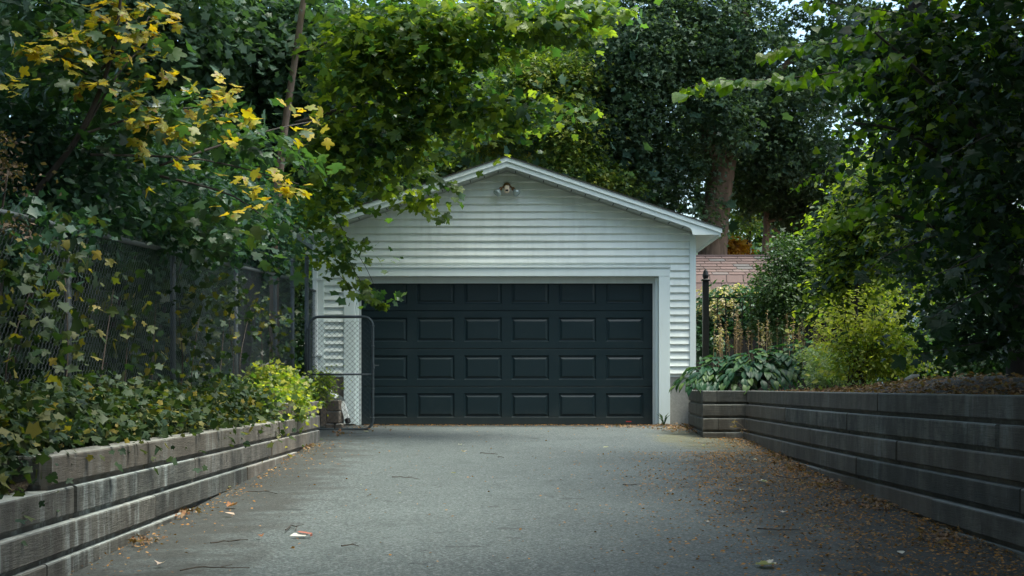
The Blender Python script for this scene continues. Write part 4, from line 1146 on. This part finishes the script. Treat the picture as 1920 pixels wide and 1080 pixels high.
# hostas
def hosta(label,cx,cy,D,rad,n,seed_,zc=.50):
    r=random.Random(seed_); c=P(cx,cy,D); c.z=zc
    t=thing('hosta_plant',label,'hosta',tuple(c),'hostas in the bed beside the garage')
    pos=[];tip=[];nr=[];sz=[]
    for i in range(n):
        u=(i+.5)/n; ph=r.uniform(0,2*math.pi) if r.random()<.4 else r.gauss(-math.pi/2,1.05)
        q=rad*(.12+.88*math.sqrt(u))*r.uniform(.9,1.1); hh=.47*(1-(q/(rad*1.05))**2.0)+.02+r.uniform(-.02,.03)
        d=Vector((math.cos(ph),math.sin(ph),0))
        p=c+d*q+Vector((0,0,max(hh,-.1)))
        sl=.0+1.15*(q/rad)**2
        tp_=d+Vector((r.uniform(-.35,.35),r.uniform(-.2,.2),-sl*.75+.25)); nn=Vector((d.x*(.15+.8*q/rad),d.y*(.15+.8*q/rad),1.0))+Vector((r.uniform(-.3,.3),r.uniform(-.3,.3),0))
        s_=r.uniform(.14,.21); pos.append(p-tp_.normalized()*s_*.4); tip.append(tp_); nr.append(nn); sz.append(s_)
    t_,b_,n_=frames(np.array([tuple(q) for q in tip]),np.array([tuple(q) for q in nr]))
    single_leaves('hosta',np.array([tuple(q) for q in pos]),t_,b_,n_,np.array(sz),L['hosta'],t)
    m_=MB()
    for p in pos[::2]: m_.tube([c+Vector((r.uniform(-.05,.05),r.uniform(-.05,.05),-.02)),(Vector(p)+c)/2+Vector((0,0,.08)),p],.005,4)
    fix(m_.build('leaf_stalks',L['hosta'],kind='stuff'),t)
hosta('hosta clump whose leaves touch the right corner of the garage',1352,720,18.75,.68,160,1,.47)
hosta('hosta clump hanging over the corner of the right timber wall',1415,720,18.5,.64,160,2,.55)
hosta('hosta clump next to the cream edged variegated plant',1478,715,18.6,.62,140,3,.62)
hosta('yellower hosta at the back, behind the other hostas near the golden shrub',1510,690,19.6,.40,50,4,.72)

# dry flower spikes
spk=thing('spent_flower_stalks','brown spent flower spikes standing behind the hostas and iron fence','flowering plant',tuple(P(1420,690,20)))
for i in range(44):
    x=random.choice([1305,1343,1347,1352,1360,1368,1377,1383,1388,1395,1400,1412,1420,1428,1433,1438,1444,1455,1470,1476,1486,1500,1506,1528,1535,1550])+random.uniform(-3,3)
    ytop=random.uniform(572,622) if x>1380 else random.uniform(588,632); D=random.uniform(19.7,20.6)
    if x>1500: ytop=random.uniform(590,640); D=17.5
    a_=P(x+random.uniform(-4,4),690,D); b=P(x,ytop,D); m_=MB(); m_.tube([a_,(a_+b)/2,b],[.004,.004,.002],4)
    o=m_.build('flower_spike',L['spent']); fix(o,spk)
    nl=46; u=rng.random(nl); hgt=.5*(b-a_).length
    pos=np.array([tuple(b)]*nl)-np.outer(u*hgt,np.array([0,0,1.]))+rng.normal(size=(nl,3))*np.array([.010,.010,.003])
    o_=rng.normal(size=(nl,3)); t_,b_,n_=orient(o_,.5,1,.1)
    f_=leaves_mesh('florets','tiny',pos,t_,b_,n_,np.full(nl,.03),L['spent'] if i%3 else L['pinkish'],None); f_.parent=o

# linden-like tree at right whose sprays cross the view
ln=thing('linden_tree','round leaved tree whose long bright sprays reach in from the upper right','tree',(4.6,CAM_Y+11.5,.5))
trunk(ln,[(4.35,CAM_Y+12,.4),(4.2,CAM_Y+12,1.6),P(1715,200,12),(3.5,CAM_Y+12,4.6),(3.3,CAM_Y+12,6.5)],[.13,.12,.11,.09,.06],M['bark_dark'])
def spray(parent,path,D0_,D1_,n,spread,size,mat,tkey='heart',up=.35,r=.006):
    pts=[P(x,y,D0_+(D1_-D0_)*i/(len(path)-1)) for i,(x,y) in enumerate(path)]
    trunk(parent,pts,[r*(1-.75*i/(len(pts)-1)) for i in range(len(pts))][::-1],M['bark_dark'],'twig',5,4,.02)
    arr=np.array([tuple(p) for p in pts]); seg=np.linspace(0,len(pts)-1,n)+rng.normal(size=n)*.15; seg=seg.clip(0,len(pts)-1.001)
    i0=seg.astype(int); u=(seg-i0)[:,None]; pos=arr[i0]*(1-u)+arr[i0+1]*u
    dirn=arr[i0]-arr[i0+1]; dirn/=np.linalg.norm(dirn,axis=1,keepdims=True)
    wid=spread*(.35+.65*(seg/(len(pts)-1)))[:,None]
    pos=pos+rng.normal(size=(n,3))*wid*np.array([1,1.3,.45])-np.array([0,0,.01])
    tip=dirn*.6+rng.normal(size=(n,3))*np.array([.6,.6,.3])-np.array([0,0,.55]); nr=rng.normal(size=(n,3))*.45+np.array([0,-.35,up+.4])
    t_,b_,n_=frames(tip,nr); return pos,t_,b_,n_,size*(1+.22*rng.normal(size=n)).clip(.5,1.5)
sp=[spray(ln,[(1275,170),(1340,150),(1430,150),(1520,142),(1620,135),(1720,170)],8.8,10.5,90,.05,.075,L['linden']),
    spray(ln,[(1435,98),(1500,85),(1570,80),(1650,60),(1760,60)],8.8,10.4,70,.05,.072,L['linden']),
    spray(ln,[(1500,5),(1580,8),(1660,20),(1740,40)],9.2,10.2,26,.05,.075,L['linden']),
    spray(ln,[(1560,150),(1620,120),(1680,110),(1740,130)],9.2,10.2,60,.07,.075,L['linden']),
    spray(ln,[(1490,352),(1520,330),(1560,318),(1590,322),(1640,345)],11,12,46,.015,.05,L['linden'],'oval'),
    spray(ln,[(1560,425),(1620,390),(1700,370),(1780,330)],9.5,10.6,60,.08,.075,L['linden'])]
for k_,s_ in enumerate(sp):
    key='oval' if k_==4 else 'heart'
    nmax=55 if k_<4 else 40
    single_leaves(key,s_[0][:nmax*2],s_[1][:nmax*2],s_[2][:nmax*2],s_[3][:nmax*2],s_[4][:nmax*2],L['linden'],ln)
bl=blobs_px([(1660,110,10.5,90,80,.6),(1760,190,10.5,110,110,.8),(1720,60,10.2,110,80,.8),(1850,120,10,120,150,.8),(1790,330,10.5,110,80,.7),(1880,400,9.6,90,120,.6),(1700,260,11,80,70,.6)])
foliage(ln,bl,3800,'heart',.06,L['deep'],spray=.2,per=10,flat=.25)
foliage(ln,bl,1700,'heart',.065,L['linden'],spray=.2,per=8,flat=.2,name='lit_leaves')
hi=[(4.5,CAM_Y+10,5.6,2.2,4,1.6),(5.5,CAM_Y+6,5.2,2.6,3.4,2),(4.3,CAM_Y+13.5,5.8,1.9,2.6,1.5),(6.5,CAM_Y+13,4.5,2.2,4,2.6)]
foliage(ln,hi,6000,'maple_lo',.24,L['deep'],spray=.45,per=12,name='unseen_crown',avoid=in_view)

# dark maple, near right
dr=thing('dark_maple_tree','dark maple with drooping shaded leaves along the right edge of the view','tree',(4.3,CAM_Y+8.5,.5))
trunk(dr,[(4.1,CAM_Y+9,.4),(4.0,CAM_Y+9,1.5),(3.9,CAM_Y+9,3),(4.0,CAM_Y+9,5)],[.12,.11,.09,.06],M['bark_dark'])
bl=blobs_px([(1880,480,9.2,90,110,.5),(1840,560,10,80,80,.5),(1870,640,10,90,60,.5),(1790,630,11.5,50,60,.4),(1780,470,11.5,70,80,.6),(1900,300,9,90,120,.5),(1820,400,10.2,80,90,.5),(1880,120,9,100,140,.5)])
foliage(dr,bl,3800,'maple',.066,L['deep'],spray=.2,per=10,singles=160,single_key='maple_fine',flat=.3,avoid=lambda p:p[:,2]<.75)
sp=[spray(dr,[(1625,510),(1660,480),(1700,462),(1760,440)],8.6,9.4,9,.015,.12,L['deep']),spray(dr,[(1745,520),(1790,500),(1860,470)],8,8.8,9,.02,.12,L['deep']),
    spray(dr,[(1740,600),(1790,570),(1850,540)],8,8.8,9,.02,.13,L['deep']),spray(dr,[(1760,300),(1800,280),(1860,250)],8,8.8,8,.02,.12,L['deep']),spray(dr,[(1700,670),(1770,655),(1850,640)],9,9.6,8,.02,.1,L['deep'])]
for s_ in sp: single_leaves('maple_fine',s_[0],s_[1],s_[2],s_[3],s_[4],L['deep'],dr)
foliage(dr,[(4.6,CAM_Y+5.5,3.5,1.6,2.6,2.2),(4.6,CAM_Y+2,4,2,2.6,2.6),(3.6,CAM_Y+7,5.3,1.6,2.2,.9),(4.9,CAM_Y+9,2.6,1.0,3,1.8),(3.0,CAM_Y+2,6.2,2.2,3.5,1.2),(3.6,CAM_Y-3,4.5,2,3,2.5),(1.4,CAM_Y+2.5,7,2.0,4,.9)],18000,'maple_lo',.2,L['deep'],spray=.35,per=12,name='unseen_crown',avoid=above_view)  # unseen crown over camera and driveway, added to block sky and sun
def add_spray(parent,path,D0_,D1_,n,spread,size,mat,key,up=.35,r=.006):
    s_=spray(parent,path,D0_,D1_,n,spread,size,mat,key,up,r); single_leaves(key,*s_,mat,parent)
add_spray(bm_,[(722,572),(700,556),(678,530),(655,490),(625,430)],19.55,19.9,46,.045,.135,L['bright'],'maple_fine')
add_spray(bm_,[(700,560),(670,545),(640,520),(600,470)],19.5,19.9,26,.05,.13,L['bright'],'maple_fine')
add_spray(bm_,[(835,405),(800,392),(760,370),(720,330),(690,290)],19.3,19.8,44,.05,.13,L['bright'],'maple_fine')
add_spray(bm_,[(858,350),(835,340),(800,320),(750,290)],19.2,19.6,36,.05,.13,L['bright'],'maple_fine')
add_spray(bm_,[(1185,15),(1130,30),(1070,30),(1000,10)],17,17.5,40,.06,.14,L['bright'],'maple_fine')
add_spray(bm_,[(1120,75),(1060,70),(1000,60),(930,40)],17,17.5,44,.06,.14,L['bright'],'maple_fine')
for k_,(tx,ty) in enumerate(((1530,600),(1560,560),(1590,545),(1620,530),(1650,535),(1680,545),(1700,580),(1545,640),(1715,640),(1600,580),(1660,575),(1575,610),(1640,600),(1690,690),(1540,690))):
    mx_=1615+(tx-1615)*.45
    s_=spray(gd,[(tx,ty),((tx+mx_)/2,ty+ (25 if ty<620 else 8)),(mx_,(ty+700)/2),(1618+(tx-1615)*.12,712)],14.75+.06*(k_%5),15,46,.05,.05,L['gold'],'oval',.6,.004)
    leaves_mesh('sprig_leaves','oval',*s_[:4],s_[4],L['gold'],gd)
for pth,D_ in (([(1640,60),(1740,150),(1840,260),(1900,380)],9.8),([(1600,230),(1700,250),(1820,330),(1900,400)],10.2),([(1660,400),(1760,430),(1860,500)],10.6)):
    trunk(dr,[P(x,y,D_) for x,y in pth],[.008,.014,.02,.028][:len(pth)],M['bark_dark'],'limb',7,5)
# left near tree, out of view: crown added overhead to darken drive and bank
ln2=thing('unseen_shade_tree','dark leafy tree out of view behind the left fence, crown added for shade','tree',(-4.8,CAM_Y+6,.2))
trunk(ln2,[(-4.8,CAM_Y+6,.1),(-4.7,CAM_Y+6,2),(-4.4,CAM_Y+6.4,4.5),(-4.2,CAM_Y+6.6,6.5)],[.16,.14,.1,.05],M['bark_dark'])
foliage(ln2,[(-4.6,CAM_Y+5,5,2.0,3,1.8),(-4.6,CAM_Y+9.5,5.4,1.9,2.6,1.6),(-5.4,CAM_Y+1.5,4.4,2.2,2.4,2.4),(-3.9,CAM_Y+7,5.6,1.5,2.4,1.0),(-5.4,CAM_Y+7,3.4,1.1,3.5,1.4),(-3,CAM_Y+2,6.2,2.2,3.5,1.2),(-3.4,CAM_Y-3,4.5,2,3,2.5),(-1.4,CAM_Y+3.5,7.0,2.0,4,.9),(-3.4,CAM_Y+11,5.8,1.4,3.5,.8),(-3.6,CAM_Y+14.5,6.0,1.2,2,.7)],23000,'maple_lo',.2,L['deep'],spray=.35,per=12,avoid=above_view)

# ------------------------------------------------------------------ small plants by the door and wall
wdp=thing('weed','small green strap leaved weed at the foot of the right door casing','weed',tuple(P(1245,797,20.3)))
for i in range(12):
    c=P(1245,797,20.35); a_=random.uniform(-1,1); m_=MB()
    h_=random.uniform(.1,.2)
    q=[(c.x,c.y,c.z),(c.x+a_*.05,c.y-random.uniform(0,.05),c.z+h_*.7),(c.x+a_*.13,c.y-random.uniform(0,.08),c.z+h_)]
    m_.add([Vector(q[0])+Vector((-.006,0,0)),Vector(q[0])+Vector((.006,0,0)),Vector(q[1])+Vector((.009,.002,0)),Vector(q[1])+Vector((-.009,0,0)),Vector(q[2])],[(0,1,2,3),(3,2,4)])
    fix(m_.build('leaf',L['hosta']),wdp)
w2=thing('weed','tiny seedling weed growing from the base of the right timber wall','weed',tuple(P(1567,888,13.1)))
foliage(w2,blobs_px([(1567,872,13.1,8,10,.03)]),24,'oval',.035,L['dull'],spray=.03,per=6,flat=.8)
w3=thing('weed','tiny green weed sprouting at the end of the left timber wall','weed',tuple(P(587,828,17.1)))
foliage(w3,blobs_px([(587,824,17.1,5,6,.03)]),30,'oval',.03,L['lime'],spray=.03,per=6,flat=.8)
dg=thing('dry_weed','dry straw coloured weed leaning from the corner of the right timber wall','weed',tuple(P(1400,815,17.6)))
for i in range(16):
    a_=P(1408+random.uniform(-5,5),815,17.55); b=P(1385+random.uniform(-10,60),790+random.uniform(-4,30),17.45+random.uniform(-.15,.1))
    m_=MB(); m_.tube([a_,(a_+b)/2+Vector((0,0,.03)),b],[.003,.002,.002],4); fix(m_.build('stalk',L['spent']),dg)
    if i%2==0:
        pos=np.array([tuple(b)]*6)+rng.normal(size=(6,3))*.012; t_,b_,n_=orient(rng.normal(size=(6,3)),.5,1,.2); leaves_mesh('seed_head','tiny',pos,t_,b_,n_,np.full(6,.04),L['spent'],dg,None)

# ------------------------------------------------------------------ litter on the ground
def ground_pt(x,y):
    """point of the sloping driveway seen at a photo pixel"""
    D=F*(CAM_Z-gz(CAM_Y))/(y-643.0)
    p=P(x,y,D); p.z=gz(p.y)+.012; return p,D
n=17000
xs_=[];ys_=[]
pos=[]
while len(pos)<n:
    m_=random.random()
    if m_<.74:   # orange crumbs drifted towards the right-hand wall
        D=random.uniform(5.5,15.5); xx=wallX(D)-abs(random.gauss(.35,.62))-.02; 
        if xx<.3: continue
        if random.random()>.35+.65*(.5+.5*math.sin(xx*7+D*2.1)*math.cos(D*3.3-xx*2)): continue
    elif m_<.80: D=random.uniform(15,18); xx=wallX(D)-abs(random.gauss(0,.3))-.03
    elif m_<.835: D=random.uniform(5.5,17.2); xx=LX+.03+abs(random.gauss(0,.2))
    elif m_<.89: D=20.6-abs(random.gauss(0,.12))-.03; xx=random.uniform(-2.1,2.5)
    elif m_<.91: D=random.uniform(6,20); xx=random.uniform(-2.2,2.6)
    else: D=random.uniform(7,13.5); xx=random.gauss(1.7,.45)
    pos.append((xx,CAM_Y+D,gz(CAM_Y+D)+.010+random.random()*.006))
pos=np.array(pos); o_=np.zeros_like(pos)
nr=rng.normal(size=pos.shape)*.35+np.array([0,0,1]); tip=rng.normal(size=pos.shape)*np.array([1,1,.15]); t_,b_,n_=frames(tip,nr)
lit=leaves_mesh('leaf_litter','tiny',pos,t_,b_,n_,rng.uniform(.009,.032,len(pos)),L['crumb'],None)
# brown leaf heaps along the walls and door
pos=[]
for cx,cy,rx,ry,k in ((570,840,22,6,130),(1265,806,40,5,260),(1300,800,20,5,120),(1430,830,50,9,130),(1480,862,30,6,90),(335,968,30,6,60),(440,880,25,5,40),(270,1020,25,6,50),(690,806,40,4,50),(520,860,20,4,40),(1330,812,50,5,120),(640,815,20,4,40),(1490,880,30,8,140),(1560,912,40,9,150),(1640,950,45,10,130),(1760,1010,50,12,110),(1180,803,60,2,60)):
    for _ in range(k):
        p,D=ground_pt(cx+random.gauss(0,rx*.6),max(cy+random.gauss(0,ry*.6),799.5)); p.z+=random.random()*.02; pos.append(tuple(p))
pos=np.array(pos); nr=rng.normal(size=pos.shape)*.5+np.array([0,0,1]); tip=rng.normal(size=pos.shape)*np.array([1,1,.3]); t_,b_,n_=frames(tip,nr)
leaves_mesh('leaf_debris','star',pos,t_,b_,n_,rng.uniform(.025,.06,len(pos)),L['fallen'],None)
# chips and leaves on the mulch of the right bed
pos=[]
for _ in range(5200):
    D=random.uniform(6,17.5); xx=wallX(D)+.18+abs(random.gauss(0,.6)); pos.append((xx,CAM_Y+D,rmound(xx,D)+.012))
pos=np.array(pos); nr=rng.normal(size=pos.shape)*.5+np.array([0,0,1]); tip=rng.normal(size=pos.shape)*np.array([1,1,.3]); t_,b_,n_=frames(tip,nr)
leaves_mesh('mulch_chips','tiny',pos,t_,b_,n_,rng.uniform(.02,.06,len(pos)),L['fallen'],None)

FL=[(866,770+67,'pale curled leaf lying left of centre close to the garage door',L['pale'],.07),
 (868,850,'small pale leaf on the asphalt a little in front of the curled leaf',L['pale'],.06),
 (853,891,'thin whitish leaf near the middle of the driveway, right of a twig',L['pale'],.08),
 (1130,842,'pinkish leaf on the bright patch in front of the right half of the door',L['pale'],.07),
 (1248,927,'large whitish leaf right of centre on the open asphalt',L['pale'],.085),
 (677,913,'tiny round white petal left of centre on the asphalt',L['pale'],.035),
 (751,929,'small whitish leaf below the curved twig left of centre',L['pale'],.045),
 (632,875,'orange brown leaf left of the driveway centre beyond the twigs',L['fallen'],.07),
 (425,955,'tan leaf beside the long twig near the left wall',L['fallen'],.10),
 (440,970,'pale tan broken leaf just below the tan leaf near the left wall',L['pale'],.09),
 (430,918,'pale leaf sliver lying along the left wall beyond the long twig',L['pale'],.08),
 (268,1002,'greenish tan leaf strip close to the foot of the left wall',L['pale'],.08),
 (205,1033,'small crumpled tan leaf at the foot of the near left wall',L['fallen'],.06),
 (294,1065,'white leaf at the bottom left of the driveway',L['pale'],.075),
 (490,1012,'small reddish leaf left of the red and white scrap',L['fallen'],.05),
 (1415,1064,'large pale maple leaf with a long stem at the bottom right',L['pale'],.13),
 (1440,907,'pale leaf at the left edge of the orange crumbs on the right',L['pale'],.085),
 (1386,924,'small white leaf near the left edge of the orange crumbs',L['pale'],.05),
 (1468,966,'whitish folded leaf amid the orange crumbs',L['pale'],.07),
 (1332,984,'short pale leaf on clear asphalt left of the orange crumbs',L['pale'],.05),
 (1555,992,'blunt white leaf in the thick orange crumbs',L['pale'],.055),
 (1542,910,'salmon leaf close to the right wall under a thin twig',L['fallen'],.09),
 (1732,998,'bright orange leaf near the right wall',L['orange'],.06),
 (1692,1044,'pink leaf low on the right side of the driveway',L['pale'],.09),
 (1664,948,'grey green leaf strip beside the foot of the right wall',L['dull'],.09),
 (1420,866,'small white leaf at the edge of the moss patch',L['pale'],.05),
 (1320,839,'pale leaf on the yellow moss patch by the wall corner',L['pale'],.06),
 (564,797+16,'light brown leaf below the bottom of the gate frame',L['fallen'],.06),
 (692,812,'pale leaf just below the rounded corner of the gate',L['pale'],.08),
 (1460,1035,'olive brown leaf between the big pale maple leaf and the pink leaf',L['fallen'],.07)]
for x,y,lab,mt,s_ in FL:
    p,D=ground_pt(x,y); key=random.choice(['maple','oval','oval','star']) if s_<.1 else 'maple_fine'
    tv,tf=T[key]; th=random.uniform(0,6.28)
    # curled: bend the blade upward across its width
    v=tv.copy(); v[:,2]=abs(v[:,1])*random.uniform(.2,.6)+.12*v[:,0]*v[:,0]
    me=bpy.data.meshes.new('fallen_leaf'); me.from_pydata(v.tolist(),[],tf.tolist()); me.materials.append(mt)
    o=bpy.data.objects.new('fallen_leaf',me); o.location=p; o.scale=(s_,)*3; o.rotation_euler=(random.uniform(-.06,.06),random.uniform(-.06,.06),th); COL.objects.link(o)
    o.location.z+=.004
    tag(o,lab,'leaf','fallen leaves on the driveway')
TW=[([(735,898),(760,899),(785,902)],'curved dark twig left of centre on the driveway'),
 ([(900,853),(920,854),(933,855)],'thin dark twig near the door end of the driveway'),
 ([(933,860),(945,861)],'short dark twig stub right of the thin twig near the door'),
 ([(462,927),(495,925),(520,930)],'long dark twig near the left wall beside the tan leaf'),
 ([(395,1024),(430,1020),(465,1017)],'straight dark twig left of the red and white scrap'),
 ([(338,1076),(385,1068),(425,1072),(468,1070)],'forked grey stick at the bottom left of the driveway'),
 ([(640,1030),(655,1028),(673,1029)],'short twig right of the red and white scrap'),
 ([(535,1000),(545,990),(558,993),(553,999)],'loop of dark curled twig above the red and white scrap'),
 ([(1455,896),(1490,902),(1520,898),(1530,885)],'bent dark stick beside the right wall beyond the crumbs'),
 ([(1550,918),(1580,922),(1600,924)],'thin twig lying near the foot of the right wall'),
 ([(1168,913),(1180,914),(1195,913)],'thin pale twig right of centre beyond the large whitish leaf'),
 ([(1420,997),(1460,999),(1500,998)],'long thin twig lying through the orange crumbs'),
 ([(1606,1022),(1616,1028),(1620,1034)],'curved pale twig in the lower right crumbs')]
for pts,lab in TW:
    q=[ground_pt(x,y)[0]+Vector((0,0,.002)) for x,y in pts]; q2=[]
    for k in range(len(q)-1):
        for u in (0,.33,.66): q2.append(q[k].lerp(q[k+1],u)+Vector((0,random.uniform(-.022,.022),random.uniform(0,.006))))
    q2.append(q[-1]); m_=MB().tube(q2,[.0042*(1-.6*k/len(q2)) for k in range(len(q2))],5)
    if len(pts)>2:
        c_=q2[len(q2)//2]; m_.tube([c_,c_+Vector((random.uniform(.02,.06),random.uniform(.03,.08),.006))],[.0025,.001],4)
    o=m_.build('twig',M['twig']); tag(o,lab,'twig','twigs on the driveway')
p,D=ground_pt(563,1010)
sc=thing('torn_wrapper','torn scrap of white and red packaging on the left of the driveway','litter',tuple(p))
fix(MB().add([p+Vector((-.065,-.01,.004)),p+Vector((.03,-.014,.004)),p+Vector((.05,.02,.012)),p+Vector((-.04,.02,.02)),p+Vector((-.06,-.01,.0)),p+Vector((.03,-.014,.0))],[(0,1,2,3),(0,4,5,1)]).build('white_panel',M['offwhite']),sc)
fix(MB().add([p+Vector((-.02,.01,.026)),p+Vector((.06,.0,.014)),p+Vector((.07,.03,.018)),p+Vector((-.01,.035,.03)),p+Vector((.06,.0,.0)),p+Vector((.07,.03,.0))],[(0,1,2,3),(1,4,5,2)]).build('red_panel',simple('faded_red_print',(.28,.09,.06),.7)),sc)
# fallen branch on the mulch
b0=P(1697,712,11.5); b1=P(1722,704,11.6)
o=MB().tube([b0,(b0+b1)/2+Vector((0,0,.01)),b1],[.012,.016,.012],7).build('broken_branch',simple('bleached_wood',(.5,.47,.42),.8,0,.3)); tag(o,'bleached broken branch lying on the mulch behind the right wall','branch')
